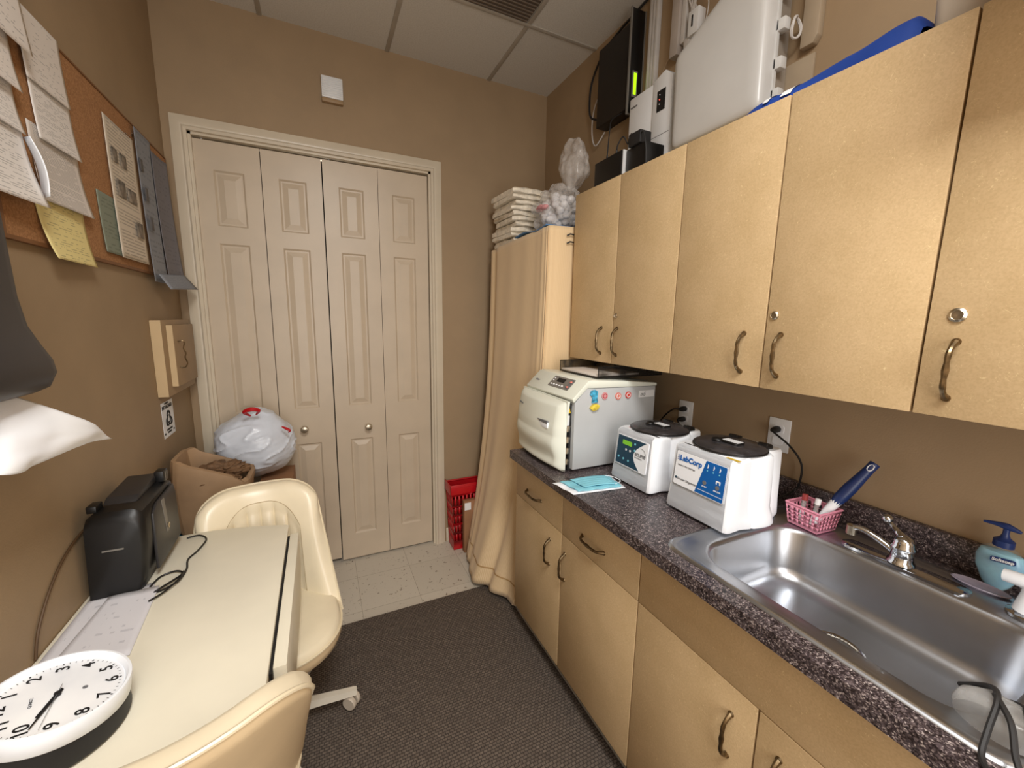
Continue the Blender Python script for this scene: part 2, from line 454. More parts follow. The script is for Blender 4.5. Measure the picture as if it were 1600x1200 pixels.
# ------------------------------------------------------------------ camera
cam = bpy.data.cameras.new('camera'); co = bpy.data.objects.new('camera', cam); C.objects.link(co)
yaw, pitch, roll = .4439, -.158, .0161
cp = cos(pitch); F = V((sin(yaw) * cp, cos(yaw) * cp, sin(pitch))); R0 = V((cos(yaw), -sin(yaw), 0)); U0 = R0.cross(F)
Rv = R0 * cos(roll) + U0 * sin(roll); Uv = U0 * cos(roll) - R0 * sin(roll)
co.matrix_world = Matrix(((Rv.x, Uv.x, -F.x, 0), (Rv.y, Uv.y, -F.y, 0), (Rv.z, Uv.z, -F.z, 1.5313), (0, 0, 0, 1)))
cam.sensor_width = 36; cam.lens = 631.12 / 1600 * 36; cam.clip_start = .02
bpy.context.scene.camera = co

# ------------------------------------------------------------------ room shell
DX0, DX1, DZ = -.518, .648, 2.393     # closet opening
struct(MB().box((XL, YF, -.1), (XR, YB + .25, 0)).build('floor', 'tile', origin=(0, 0, 0)))
struct(MB().box((XL - .1, YF, -.1), (XL, YB + .25, ZC + .1)).build('wall_left', 'wall'))
struct(MB().box((XR, YF, -.1), (XR + .1, YB + .25, ZC + .1)).build('wall_right', 'wall'))
struct(MB().box((XL - .1, YF - .1, -.1), (XR + .1, YF, ZC + .1)).build('wall_front', 'wall'))
b = MB(); b.box((XL, YB, 0), (DX0, YB + .1, ZC)); b.box((DX1, YB, 0), (XR, YB + .1, ZC)); b.box((DX0, YB, DZ), (DX1, YB + .1, ZC))
struct(b.build('wall_back', 'wall'))
struct(MB().box((DX0 - .05, YB + .2, 0), (DX1 + .05, YB + .22, DZ + .1)).build('wall_closet', 'dark'))
struct(MB().box((XL, YF, ZC), (XR, YB, ZC + .1)).build('ceiling', 'ceil', origin=(0, 0, ZC)))
# ceiling grid bars
def bar(i, lo, hi): struct(MB().box(lo, hi, .001).build('trim_%d' % i, 'ceilbar'))
M['ceilbar'] = mat('ceiling_bar', (178, 170, 158), .6)
k = 1
for x in (.417 - .6, .417, 1.018): bar(k, (x - .011, YF, ZC - .005), (x + .011, YB, ZC)); k += 1
for y in (2.02, 1.41, .80): bar(k, (XL, y - .011, ZC - .0056), (XR, y + .011, ZC)); k += 1
# return-air grille in one tile
g = thing('air_vent', (.717, 1.715, ZC - .012), 'dark return air grille set in the ceiling grid at the top edge', 'vent')
MB().box((.434, 1.426, ZC - .006), (1.001, 2.004, ZC - .0005)).build('backing', mat('vent_dark', (92, 80, 70), .7), g)
b = MB()
for i in range(28): b.box((.437, 1.436 + i * .0205, ZC - .010), (.998, 1.4405 + i * .0205, ZC - .005))
b.build('louvre', mat('vent_slats', (120, 106, 92), .6), g)

# closet casing
b = MB()
prof = [(0, 0), (0, .016), (.012, .021), (.020, .016), (.030, .018), (.048, .014), (.063, .010), (.063, 0)]
xi, xo, zi, zo = (DX0, DX1), (-.581, .7187), DZ, 2.479
def casing_ring(t):  # mitred path corner positions at profile offset t (0 = inner edge)
    return [(DX0 - t, 0), (DX0 - t, DZ + t), (DX1 + t, DZ + t), (DX1 + t, 0)]
rings = []
for idx in range(4):
    rings.append([V((casing_ring(t)[idx][0], YB - d, casing_ring(t)[idx][1])) for t, d in prof])
b.rings(rings, True)
b.box((DX0 - .0, YB, 0), (DX0 + .012, YB + .1, DZ)); b.box((DX1 - .012, YB, 0), (DX1, YB + .1, DZ)); b.box((DX0, YB, DZ - .012), (DX1, YB + .1, DZ))
struct(b.build('trim_7', 'trim', smooth=25))
struct(MB().box((DX0 + .02, YB + .035, DZ - .03), (DX1 - .02, YB + .06, DZ - .013), .002).build('trim_8', 'nickel'))

def leaf(x0, x1, z0, z1, y, parent, px0, px1, y_b=None):
    """one bifold leaf with three raised panels; x0..x1 on the front plane y"""
    b = MB(); bm = b.bm
    pans = [(1.97, 2.245), (1.0, 1.895), (.17, .80)]
    xs = [x0, px0, px1, x1]; zs = [z0, .17, .80, 1.0, 1.895, 1.97, 2.245, z1]
    def quad(a, c, d, e): bm.faces.new([bm.verts.new(q) for q in (a, c, d, e)])
    for i in range(3):
        for j in range(7):
            xa, xb, za, zb_ = xs[i], xs[i + 1], zs[j], zs[j + 1]
            if i == 1 and any(abs(za - p[0]) < .001 for p in pans):
                rr = [(0, 0), (.005, .0), (.013, .008), (.02, .008), (.046, .001)]
                prev = None
                for ins, dep in rr:
                    ring = [V((xa + ins, y + dep, za + ins)), V((xb - ins, y + dep, za + ins)), V((xb - ins, y + dep, zb_ - ins)), V((xa + ins, y + dep, zb_ - ins))]
                    if prev:
                        for q in range(4): quad(prev[q], prev[(q + 1) % 4], ring[(q + 1) % 4], ring[q])
                    prev = ring
                quad(*prev)
            else:
                quad(V((xa, y, za)), V((xb, y, za)), V((xb, y, zb_)), V((xa, y, zb_)))
    th = .032
    quad(V((x0, y + th, z0)), V((x1, y + th, z0)), V((x1, y + th, z1)), V((x0, y + th, z1)))
    quad(V((x0, y, z0)), V((x0, y + th, z0)), V((x0, y + th, z1)), V((x0, y, z1)))
    quad(V((x1, y, z0)), V((x1, y + th, z0)), V((x1, y + th, z1)), V((x1, y, z1)))
    quad(V((x0, y, z0)), V((x1, y, z0)), V((x1, y + th, z0)), V((x0, y + th, z0)))
    quad(V((x0, y, z1)), V((x1, y, z1)), V((x1, y + th, z1)), V((x0, y + th, z1)))
    bmesh.ops.remove_doubles(bm, verts=bm.verts, dist=.0002)
    return b.build('leaf', 'door', parent, smooth=12)
yl = YB + .022
for n_, xs_, knob in ((1, ((-.5065, -.2305), (-.2270, .0545)), -.107), (2, ((.0605, .3460), (.3485, .6325)), .242)):
    d = bpy.data.objects.new('door_%d' % n_, None); C.objects.link(d); struct(d); d.location = (xs_[0][0], yl + .016, .02)
    lv = []
    for (a, c) in xs_:
        w = c - a; lf = leaf(a, c, .012 if n_ == 2 else .03, 2.372, yl, d, a + w * .5 - .07, a + w * .5 + .07); lv.append(lf)
    host = lv[1] if n_ == 1 else lv[0]
    MB().lathe([(.0, 0), (.012, 0), (.012, -.012), (.008, -.018), (.019, -.026), (.021, -.034), (.017, -.042), (.006, -.044), (0, -.044)], (knob, yl, .888 if n_ == 1 else .868), 'y', 20).build('knob', 'nickel', host)
    MB().lathe([(0, 0), (.003, 0), (.003, .03), (0, .03)], (xs_[0][0] + .035, yl + .015, 2.372), 'z', 8).build('pivot_pin', 'white', d)
# baseboards
def baseb(name, lo, hi): struct(MB().box(lo, hi, .004).build(name, 'trim'))
baseb('baseboard_back', (.72, YB - .013, 0), (XR, YB, .1))
baseb('baseboard_left', (XL, YF, 0), (XL + .012, YB, .1))

# wall chime / sensor box over door
g = thing('door_chime', (.126, YB - .02, 2.706), 'small white ribbed chime box on the wall above the closet', 'chime')
MB().box((.076, YB - .028, 2.665), (.180, YB, 2.768), .004).build('cover', 'white', g)
b = MB()
for i in range(9): b.box((.08, YB - .031, 2.673 + i * .010), (.176, YB - .027, 2.678 + i * .010), .001)
b.build('grille', 'white', g)
MB().box((.076, YB - .026, 2.645), (.179, YB, 2.6645), .003).build('base', 'wood', g)

# floor mat
tag(MB().box((-.55, -.9, .0005), (.872, 1.985, .009), .003).build('floor_mat', 'mat'), 'dark grey woven floor mat running along the base cabinets', 'mat')

# ------------------------------------------------------------------ cabinets
def pull(parent, c, axis='z', L=.11, side=-1):
    """bowed brass pull with a ringed centre on a face looking to side*x"""
    b = MB(); c = V(c); h = L / 2; n = 14; pts = []; rad = []
    for i in range(n + 1):
        t = i / n * 2 - 1
        out = .026 * (1 - abs(t) ** 5)
        a = V((side * out, 0, 0)); s_ = V((0, 0, t * h)) if axis == 'z' else V((0, t * h, 0))
        pts.append(c + a + s_)
    rad = [.0065, .0050, .0045, .0055, .0048, .0040, .0062, .0062, .0040, .0048, .0055, .0045, .0050, .0065]
    b.tube(pts, rad, 8)
    for sgn in (-1, 1):
        s_ = V((0, 0, sgn * h)) if axis == 'z' else V((0, sgn * h, 0))
        b.lathe([(0, 0), (.0075, 0), (.0065, .004 * side), (0, .005 * side)], c + s_, 'x', 10)
    return b.build('handle', 'brass', parent)
def lock(parent, c, r=.011):
    return MB().lathe([(0, 0), (r, 0), (r, -.003), (r * .7, -.006), (r * .62, -.004), (r * .2, -.004), (0, -.0035)], c, 'x', 18).build('lock', 'nickel', parent)

ZU0, ZU1, XU = 1.3548, 2.1009, 1.1022
def upper(y0, y1, doors, label):
    g = thing('wall_cabinet', ((XU + XR) / 2, (y0 + y1) / 2, ZU0), label, 'cabinet', 'wall cabinets over the counter')
    b = MB(); t = .016; xf = XU + .02
    b.box((xf, y0 + .0005, ZU0), (XR - .001, y0 + t, ZU1)); b.box((xf, y1 - t, ZU0), (XR - .001, y1 - .0005, ZU1))
    b.box((xf, y0 + t, ZU0), (XR - .001, y1 - t, ZU0 + t)); b.box((xf, y0 + t, ZU1 - t), (XR - .001, y1 - t, ZU1))
    b.box((XR - .01, y0 + t, ZU0 + t), (XR - .001, y1 - t, ZU1 - t)); b.build('carcass', 'tan', g)
    MB().box((xf - .0015, y0 + .002, ZU0 + .002), (xf - .0002, y1 - .002, ZU1 - .002)).build('reveal', 'gap_shade', g)
    for a, c, hy, lk in doors:
        d = MB().box((XU, a + .0025, ZU0), (XU + .018, c - .0025, ZU1), .0012).build('door', 'tan', g)
        pull(d, (XU, hy, 1.448))
        if lk: lock(d, (XU, lk[0], 1.5535), lk[1])
upper(1.0348, 1.6653, [(1.3532, 1.6653, 1.426, None), (1.0348, 1.3532, 1.324, (1.336, .010))], 'tan two-door wall cabinet nearest the curtained shelf')
upper(.3867, 1.0348, [(.7118, 1.0348, .771, None), (.3867, .7118, .668, (.690, .0115))], 'tan two-door wall cabinet above the two centrifuges')
upper(-.12, .3867, [(-.12, .3867, .3385, (.343, .0135))], 'tan wall cabinet with a large round lock above the soap bottle')

XF, ZD = .8222, .7004; ZT = .897
def base_cab(y0, y1, fronts, doors, label):
    g = thing('base_cabinet', ((XF + XR) / 2, (y0 + y1) / 2, 0), label, 'cabinet', 'base cabinets under the counter')
    b = MB(); t = .016; xf = XF + .02
    b.box((xf, y0 + .0005, .106), (XR - .001, y0 + t, ZT)); b.box((xf, y1 - t, .106), (XR - .001, y1 - .0005, ZT))
    b.box((xf, y0 + t, .106), (XR - .001, y1 - t, .106 + t)); b.box((XR - .012, y0 + t, .12), (XR - .001, y1 - t, ZT)); b.build('carcass', 'tan', g)
    MB().box((xf - .0015, y0 + .002, .108), (xf - .0002, y1 - .002, ZT - .001)).build('reveal', 'gap_shade', g)
    MB().box((XF + .06, y0 + .001, .001), (XR - .02, y1 - .001, .106)).build('plinth', 'soft_black', g)
    for a, c, hy in fronts:
        d = MB().box((XF, a + .0025, ZD + .0016), (XF + .018, c - .0025, ZT - .002), .0012).build('drawer' if hy else 'false_front', 'tan', g)
        if hy: pull(d, (XF, hy, .764), 'y', .125)
    for a, c, hy in doors:
        d = MB().box((XF, a + .0025, .106), (XF + .018, c - .0025, ZD - .0016), .0012).build('door', 'tan', g)
        pull(d, (XF, hy, .574), 'z', .112)
base_cab(.8234, 1.6624, [(1.2493, 1.6624, 1.482), (.8234, 1.2493, 1.052)], [(1.2493, 1.6624, 1.338), (.8234, 1.2493, 1.222)], 'tan base cabinet with two drawers, beside the curtain')
base_cab(-.02, .8234, [(-.02, .8234, None)], [(.4492, .8234, .508), (-.02, .4492, .398)], 'tan base cabinet with a plain wide front, under the sink')

# countertop (one run with a cut-out for the sink)
ZCT, XC = .9353, .7692
b = MB()
HX0, HX1, HY0, HY1 = .835, 1.30, .125, .722
for lo, hi in (((XC, HY1), (XR - .001, 1.628)), ((XC, -.03), (XR - .001, HY0)), ((XC, HY0), (HX0, HY1)), ((HX1, HY0), (XR - .001, HY1))):
    b.box((lo[0], lo[1], .8985), (hi[0], hi[1], ZCT))
bmesh.ops.remove_doubles(b.bm, verts=b.bm.verts, dist=.0001)
cnt = thing('countertop', (1.1, .8, .8985), 'dark speckled laminate countertop with low backsplash', 'countertop')
b.build('worktop', 'granite', cnt)
MB().box((XR - .021, -.03, ZCT + .0002), (XR - .001, 1.628, 1.0124), .002).build('backsplash', 'granite', cnt)

# ------------------------------------------------------------------ sink
sk = thing('kitchen_sink', (1.09, .42, .78), 'stainless steel drop-in sink with a long single basin', 'sink')
def rr3(x0, y0, x1, y1, rad, z, n=8): return [V((x, y, z)) for x, y in rrect(x0, y0, x1, y1, rad, n)]
b = MB()
ZS = ZCT
lo = [rr3(.812, .100, 1.372, .748, .05, ZS + .0004), rr3(.815, .103, 1.369, .745, .048, ZS + .004), rr3(.822, .110, 1.362, .738, .044, ZS + .0055),
      rr3(.832, .120, 1.352, .728, .04, ZS + .0035), rr3(.838, .126, 1.346, .722, .04, ZS + .002),
      rr3(.862, .150, 1.252, .690, .085, ZS + .0015), rr3(.868, .156, 1.246, .684, .085, ZS - .003), rr3(.873, .161, 1.242, .679, .084, ZS - .012),
      rr3(.884, .172, 1.232, .668, .08, ZS - .115), rr3(.892, .18, 1.224, .66, .075, ZS - .135), rr3(.908, .196, 1.208, .644, .065, ZS - .148), rr3(.94, .228, 1.176, .612, .05, ZS - .152), rr3(1.0, .36, 1.11, .48, .04, ZS - .155)]
b.rings(lo, True, False, True)
b.build('basin', 'steel', sk, smooth=50, recalc=True)
MB().lathe([(.030, .001), (.042, .0005), (.052, .003), (.057, .001), (.057, -.004), (.030, -.004)], (1.055, .43, ZS - .1535), 'z', 36).build('strainer', 'chrome', sk)
b = MB()
b.lathe([(0, .0), (.03, .0), (.03, .002), (.008, .003), (0, .010)], (1.055, .43, ZS - .154), 'z', 24); b.build('strainer_basket', M['ink_grey'], sk)

# faucet
fz = ZS + .0022
fc = thing('faucet', (1.285, .42, fz), 'chrome single-lever faucet with its spout swung toward the pink basket', 'faucet')
MB().rings([[V((x, y, fz)) for x, y in rrect(1.258, .295, 1.312, .545, .026)], [V((x, y, fz + .006)) for x, y in rrect(1.259, .296, 1.311, .544, .025)], [V((x, y, fz + .009)) for x, y in rrect(1.266, .303, 1.304, .537, .019)]]).build('deck_plate', 'chrome', fc, smooth=50)
MB().lathe([(0, .009), (.028, .009), (.027, .014), (.0225, .018), (.0225, .045), (.025, .048), (.0245, .052), (.022, .056), (.021, .064), (.016, .074), (.006, .08), (0, .081)], (1.285, .42, fz), 'z', 28).build('body', 'chrome', fc, smooth=50)
MB().tube([(1.285, .434, fz + .030), (1.285, .465, fz + .044), (1.283, .492, fz + .054), (1.281, .510, fz + .057), (1.279, .522, fz + .054)], [.010, .009, .008, .008, .009], 10, smooth_n=5).build('spout', 'chrome', fc, smooth=60)
MB().lathe([(0, .012), (.0115, .012), (.012, -.012), (.0105, -.013), (0, -.013)], (1.279, .526, fz + .046), 'z', 18).build('aerator', 'nickel', fc)
MB().tube([(1.286, .424, fz + .070), (1.293, .436, fz + .078), (1.299, .450, fz + .088), (1.302, .462, fz + .098)], [.013, .008, .005, .0045], 10, smooth_n=4).build('lever', 'chrome', fc)
MB().ball((1.303, .465, fz + .101), .0115).build('lever_knob', 'chrome', fc)

# small white tap at the right of the deck
wt = thing('white_tap', (1.30, .218, fz), 'short white plastic tap with a stubby nozzle, beside the soap bottle', 'tap')
MB().lathe([(0, 0), (.034, 0), (.034, .006), (.024, .012), (0, .012)], (1.30, .216, fz), 'z', 24).build('collar', 'chrome', wt)
MB().lathe([(0, .012), (.026, .012), (.025, .018), (.0185, .05), (.018, .064), (0, .066)], (1.30, .216, fz), 'z', 24).build('body', 'white2', wt, smooth=50)
MB().tube([(1.30, .200, fz + .067), (1.303, .235, fz + .071), (1.305, .262, fz + .069)], [.016, .0145, .013], 14, smooth_n=3).build('nozzle', 'white2', wt)
MB().tube([(1.305, .2622, fz + .069), (1.305, .2632, fz + .0689)], .009, 14).build('nozzle_mouth', 'ink_grey', wt)

# soap bottle
sb = thing('soap_bottle', (1.386, .292, ZCT), 'clear pump bottle of blue hand soap with a dark blue pump, against the backsplash', 'soap bottle')
def ell(cx, cy, a, bb, z, n=24): return [V((cx + bb * cos(2 * pi * k / n), cy + a * sin(2 * pi * k / n), z)) for k in range(n)]
bx, by = 1.384, .288
b = MB(); b.rings([ell(bx, by, .014, .012, ZCT + .0005), ell(bx, by, .022, .014, ZCT + .012), ell(bx, by, .036, .018, ZCT + .045), ell(bx, by, .0385, .0185, ZCT + .07), ell(bx, by, .033, .017, ZCT + .088), ell(bx, by, .031, .016, ZCT + .09)])
b.build('soap', 'soap', sb, smooth=60)
b = MB(); b.rings([ell(bx, by, .0155, .0135, ZCT + .0002), ell(bx, by, .0235, .0155, ZCT + .012), ell(bx, by, .0375, .0195, ZCT + .045), ell(bx, by, .040, .020, ZCT + .07), ell(bx, by, .034, .0185, ZCT + .09), ell(bx, by, .02, .0145, ZCT + .102), ell(bx, by, .011, .011, ZCT + .106)])
b.build('bottle_shell', 'bottle', sb, smooth=60)
MB().lathe([(0, 0), (.017, 0), (.017, .014), (.012, .018), (.008, .022), (.0055, .03), (.0055, .045), (0, .045)], (bx, by, ZCT + .104), 'z', 20).build('collar', 'navy', sb)
MB().tube([(bx - .002, by + .036, ZCT + .149), (bx, by + .018, ZCT + .151), (bx, by, ZCT + .151), (bx, by - .022, ZCT + .146)], [.0025, .005, .008, .003], 10, smooth_n=4).build('pump_head', 'navy', sb)
n0 = V((-.93, -.36, 0)).normalized(); rt = V((.36, -.93, 0)).normalized()
bc = V((bx, by, ZCT + .078)) + n0 * .0225
decal(rrect(-.019, -.006, .019, .006, .004), bc, rt, (0, 0, 1), 'navy', sb, 'label', off=.002)
text('Softsoap', .0095, 'ink_white', bc + n0 * .002 - V((0, 0, .003)), rt, (0, 0, 1), sb, 'lettering', align='CENTER', bold=.0003)
tag(MB().lathe([(0, 0), (.028, 0), (.036, .006), (.034, .0075), (.026, .003), (0, .003)], (1.345, .30, fz), 'z', 28, m=Matrix(((.62, 0, 0), (0, 1.35, 0), (0, 0, 1)))).build('blur_oval', 'lilac', smooth=50), 'flat lilac-grey oval standing in for a blurred ghost in front of the soap bottle', 'soap dish')  # dish shape made up to stand in for a pale blurred ghost

# clear goggles with black straps, at the sink corner
gg = thing('safety_goggles', (.88, .15, ZS), 'clear plastic goggles with tangled black straps on the near corner of the sink', 'goggles')
b = MB(); rg = []
for k_, (a, bb, z) in enumerate([(.050, .036, .0062), (.052, .038, .02), (.046, .034, .036), (.034, .024, .044), (.014, .010, .047), (.001, .001, .0475)]):
    rg.append([V((.885 + bb * cos(t * pi / 12), .150 + a * sin(t * pi / 12), ZS + z)) for t in range(24)])
b.rings(rg, True, False, True).build('lens_shell', 'clear', gg, smooth=60)
b = MB()
for pts in ([(.925, .205, .0135), (.905, .17, .05), (.87, .155, .056), (.83, .15, .03), (.80, .145, .009), (.775, .13, .008)],
            [(.88, .16, .057), (.845, .135, .05), (.815, .12, .026), (.795, .105, .009)],
            [(.955, .165, .009), (.92, .14, .036), (.875, .125, .05), (.83, .10, .02), (.80, .08, .008)]):
    b.tube([(x, y, ZS + z) for x, y, z in pts], .004, 8, smooth_n=6)
b.build('strap', 'soft_black', gg)

# ------------------------------------------------------------------ outlets
def outlet(yc, zc, label, plugs):
    g = thing('wall_outlet', (XR - .004, yc, zc), label, 'outlet', 'wall outlets over the counter')
    MB().box((XR - .006, yc - .037, zc - .058), (XR - .0005, yc + .037, zc + .058), .003).build('cover_plate', 'white', g)
    b = MB()
    for dz in (-.021, .021): b.prism(rrect(yc - .017, zc + dz - .014, yc + .017, zc + dz + .014, .007, 4), 'x', XR - .0085, XR - .0055)
    b.build('receptacle', 'white2', g)
    for dz in plugs: pass
    return g
outlet(1.232, 1.136, 'white duplex outlet with two black plugs, behind the steriliser', (1,))
outlet(.832, 1.150, 'white duplex outlet with one black plug, behind the larger centrifuge', (1,))
def plug_cord(name, yc, zc, pts, label, cat='power cord'):
    g = thing(name, (XR - .03, yc, zc), label, cat)
    MB().lathe([(0, -.0085), (.011, -.0085), (.012, -.02), (.009, -.036), (.005, -.045), (0, -.045)], (XR, yc, zc), 'x', 14).build('plug', 'black', g)
    MB().tube([(XR - .043, yc, zc)] + pts, .0032, 8, smooth_n=7).build('cord', 'black', g)
plug_cord('power_cord', .834, 1.170, [(XR - .05, .82, 1.165), (XR - .04, .77, 1.13), (XR - .03, .735, 1.08), (XR - .035, .73, 1.02), (XR - .04, .74, .99), (XR - .10, .745, .975), (1.27, .75, .975)], 'black power cord looping down from the outlet to the larger centrifuge')
plug_cord('power_cord', 1.232, 1.160, [(XR - .06, 1.25, 1.158), (XR - .05, 1.31, 1.11), (XR - .04, 1.36, 1.04), (XR - .05, 1.38, .95), (XR - .05, 1.42, .941)], 'black power cord in the top socket behind the steriliser')
plug_cord('power_cord', 1.234, 1.114, [(XR - .055, 1.22, 1.105), (XR - .05, 1.16, 1.04), (XR - .055, 1.10, .96), (XR - .08, 1.05, .960), (1.285, 1.03, .975)], 'black power cord in the lower socket behind the smaller centrifuge')

# ------------------------------------------------------------------ steriliser (autoclave)
sy0, sy1 = 1.277, 1.655
st = thing('autoclave', (1.08, 1.47, ZCT), 'grey and ivory tabletop autoclave with its bulging door ajar', 'autoclave')
b = MB(); b.prism([(.878, .945), (1.288, .945), (1.288, 1.262), (.928, 1.270), (.878, 1.214)], 'y', sy0, sy1, .003); b.build('body', 'grey_panel', st)
b = MB(); b.prism([(.864, 1.232), (.872, 1.217), (.933, 1.271), (1.291, 1.263), (1.291, 1.276), (1.10, 1.292), (.948, 1.303), (.935, 1.300)], 'y', sy0 - .003, sy1 + .003, .0025); b.build('hood', 'ivory', st)
b = MB(); b.box((.881, sy0 + .02, .94), (.868, sy1 - .02, 1.21)); b.build('chamber_front', 'soft_black', st)
b = MB()
for z in (.965, 1.01, 1.055, 1.10): b.tube([(.862, sy0 + .022, z), (.866, sy0 + .022, z + .022)], .009, 10); b.box((.853, sy0 + .025, z - .008), (.868, sy0 + .06, z + .006), .002)
b.build('fittings', 'nickel', st)
MB().box((.852, sy0 + .014, 1.125), (.866, sy0 + .018, 1.165), .001).build('rating_plate', 'white', st)
decal([(0, 0), (.017, 0), (.0085, .026)], (.852, sy0 + .013, 1.175), (1, 0, 0), (0, 0, 1), 'yellow', st, 'warning_triangle')
for q in ((.89, sy0 + .04), (.89, sy1 - .04), (1.26, sy0 + .04), (1.26, sy1 - .04)): MB().lathe([(0, 0), (.014, 0), (.012, .012), (0, .012)], (q[0], q[1], ZCT + .0002), 'z', 14).build('foot', 'soft_black', st)
# door: bulged slab, slightly ajar on its far hinge
def door_pt(u, v):
    y = (sy0 + .006) + u * .395
    z = .9375 + v * .2845
    sag = .035 * (1 - (2 * u - 1) ** 2) ** .8 if 0 < u < 1 else 0
    vert = .022 * sin(pi * min(1, max(0, v))) ** .6 if 0 < v < 1 else 0
    wav = .007 * sin((.5 - v) * 2 * pi * 2.3) if v < .5 else 0
    wav *= min(1, v * 6) * min(1, (1 - u) * 8, u * 8) if v < .5 else 0
    slope = .030 * max(0, v - .62) / .38
    return y, z, sag, vert, wav, slope
def dfront(u, v):
    y, z, sag, vert, wav, sl = door_pt(u, v)
    e = min(1, min(u, 1 - u) * 14, min(v, 1 - v) * 14) ** .5
    ajar = -.012 * (1 - u)
    return V((.856 + ajar + .004 - e * (.020 + sag * .75 + vert * .55 + wav) + sl * .4, y, z))
def dback(u, v):
    y, z, *_ = door_pt(u, v); ajar = -.012 * (1 - u)
    return V((.862 + ajar - .002, y, z))
b = MB(); nu, nv = 40, 44
A = [[b.bm.verts.new(dfront(i / nu, j / nv)) for i in range(nu + 1)] for j in range(nv + 1)]
B = [[b.bm.verts.new(dback(i / nu, j / nv)) for i in range(nu + 1)] for j in range(nv + 1)]
for j in range(nv):
    for i in range(nu):
        b.bm.faces.new((A[j][i], A[j][i + 1], A[j + 1][i + 1], A[j + 1][i])); b.bm.faces.new((B[j][i], B[j + 1][i], B[j + 1][i + 1], B[j][i + 1]))
for i in range(nu): b.bm.faces.new((A[0][i], B[0][i], B[0][i + 1], A[0][i + 1])); b.bm.faces.new((A[nv][i], A[nv][i + 1], B[nv][i + 1], B[nv][i]))
for j in range(nv): b.bm.faces.new((A[j][0], A[j + 1][0], B[j + 1][0], B[j][0])); b.bm.faces.new((A[j][nu], B[j][nu], B[j + 1][nu], A[j + 1][nu]))
ad = b.build('door', 'ivory', st, smooth=50)
dp = dfront(.36, .66); dp2 = dfront(.16, .66)
# recessed grip
b = MB(); b.prism([(0, 0), (.0, .0)] if 0 else [(dp.y + .004, 1.123), (dp2.y, 1.128), (dp2.y, 1.106), (dp.y + .004, 1.101)], 'x', min(dp.x, dp2.x) - .0005, dp.x + .02, .001); b.build('grip', 'white2', ad)
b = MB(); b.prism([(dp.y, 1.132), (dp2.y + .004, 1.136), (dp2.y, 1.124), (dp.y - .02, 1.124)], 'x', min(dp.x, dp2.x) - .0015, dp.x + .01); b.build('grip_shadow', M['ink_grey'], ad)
# control panel on the sloped hood
s0 = V((.864, 0, 1.233)); s1 = V((.936, 0, 1.3005)); su = (s1 - s0).normalized(); sn = V((0, -1, 0)).cross(su)
def onslope(y, t): return V((s0.x, y, s0.z)) + su * t
cpan = decal(rrect(0, 0, .155, .056, .003, 3), onslope(1.500, .030), (0, -1, 0), su, mat('panel_grey', (128, 124, 118), .4), st, 'control_panel', off=.002, th=.004)
decal(rrect(0, 0, .058, .02, .001, 2), onslope(1.462, .058), (0, -1, 0), su, 'ink', cpan, 'display', off=.003)
decal(rrect(0, 0, .022, .05, .001, 2), onslope(1.371, .033), (0, -1, 0), su, 'ink_grey', cpan, 'key_strip', off=.0028)
b = MB()
for i in range(5): 
    c_ = onslope(1.482 - i * .021, .042); b.ball(c_ + sn * .002, .006, (1, 1, .6), 10, 6)
for i in range(2):
    c_ = onslope(1.488, .062 + i * .012); b.ball(c_ + sn * .002, .005, (1, 1, .6), 10, 6)
b.build('buttons', 'white', cpan)
b = MB()
for t, in ((.044,), (.07,)): b.ball(onslope(1.360, t) + sn * .003, .007, (1, 1, .6), 10, 6)
b.build('key', 'pinkish', cpan)
text('Ritter', .016, 'ink_grey', onslope(1.625, .040), (0, -1, 0), su, st)
dl = dfront(.88, .78); dr = dfront(.72, .78)
text('Midmark', .013, 'ink_grey', dl + V((-.0015, 0, 0)), (dr - dl), (0, 0, 1), ad)
# stickers on the side panel
sty = sy0
M['magred'] = mat('magnet_red', (200, 74, 66), .45)
for i, (x, z) in enumerate(((1.018, 1.236), (1.086, 1.231), (1.138, 1.232))):
    g_ = MB().lathe([(0, 0), (.0145, 0), (.0145, -.004), (0, -.004)], (x, sty - .0002, z), 'y', 20).build('round_magnet', [M['cottonpink'], M['pinkish'], M['magred']][i])
    tag(g_, ['pale pink round magnet, first of three on the autoclave side', 'salmon round magnet, middle of three on the autoclave side', 'red round magnet, last of three before the white label'][i], 'magnet', 'round magnets on the autoclave')
    MB().tube([(x + .0085 * cos(t_ * pi / 9), sty - .0045, z + .0085 * sin(t_ * pi / 9)) for t_ in range(19)], .0014, 5).build('print_ring', ['ink_red', 'ink_white', 'ink_white'][i], g_)
mg = thing('novelty_magnet', (.962, sty - .006, 1.20), 'blue and yellow novelty magnet leftmost on the autoclave side', 'magnet')
MB().prism([(.945, 1.246), (.950, 1.262), (.968, 1.264), (.982, 1.256), (.980, 1.232), (.984, 1.212), (.955, 1.212), (.957, 1.232)], 'y', sty - .006, sty - .0005, .001).build('top_shape', mat('magnet_blue', (60, 140, 180), .5, var=.5, scale=70), mg)
MB().prism([(.945, 1.192), (.956, 1.205), (.976, 1.208), (.992, 1.200), (.984, 1.184), (.962, 1.178)], 'y', sty - .010, sty - .0005, .002).build('bottom_shape', mat('magnet_yellow', (222, 186, 70), .5, var=.25, scale=60), mg)
lb = MB().box((1.196, sty - .0012, 1.217), (1.281, sty - .0002, 1.246)).build('paper_label', 'white'); tag(lb, 'white label with handwriting at the rear of the autoclave side', 'label')
text('m5', .022, 'ink', (1.203, sty - .0012, 1.224), (1, 0, 0), (0, 0, 1), lb, 'handwriting', shear=.3)

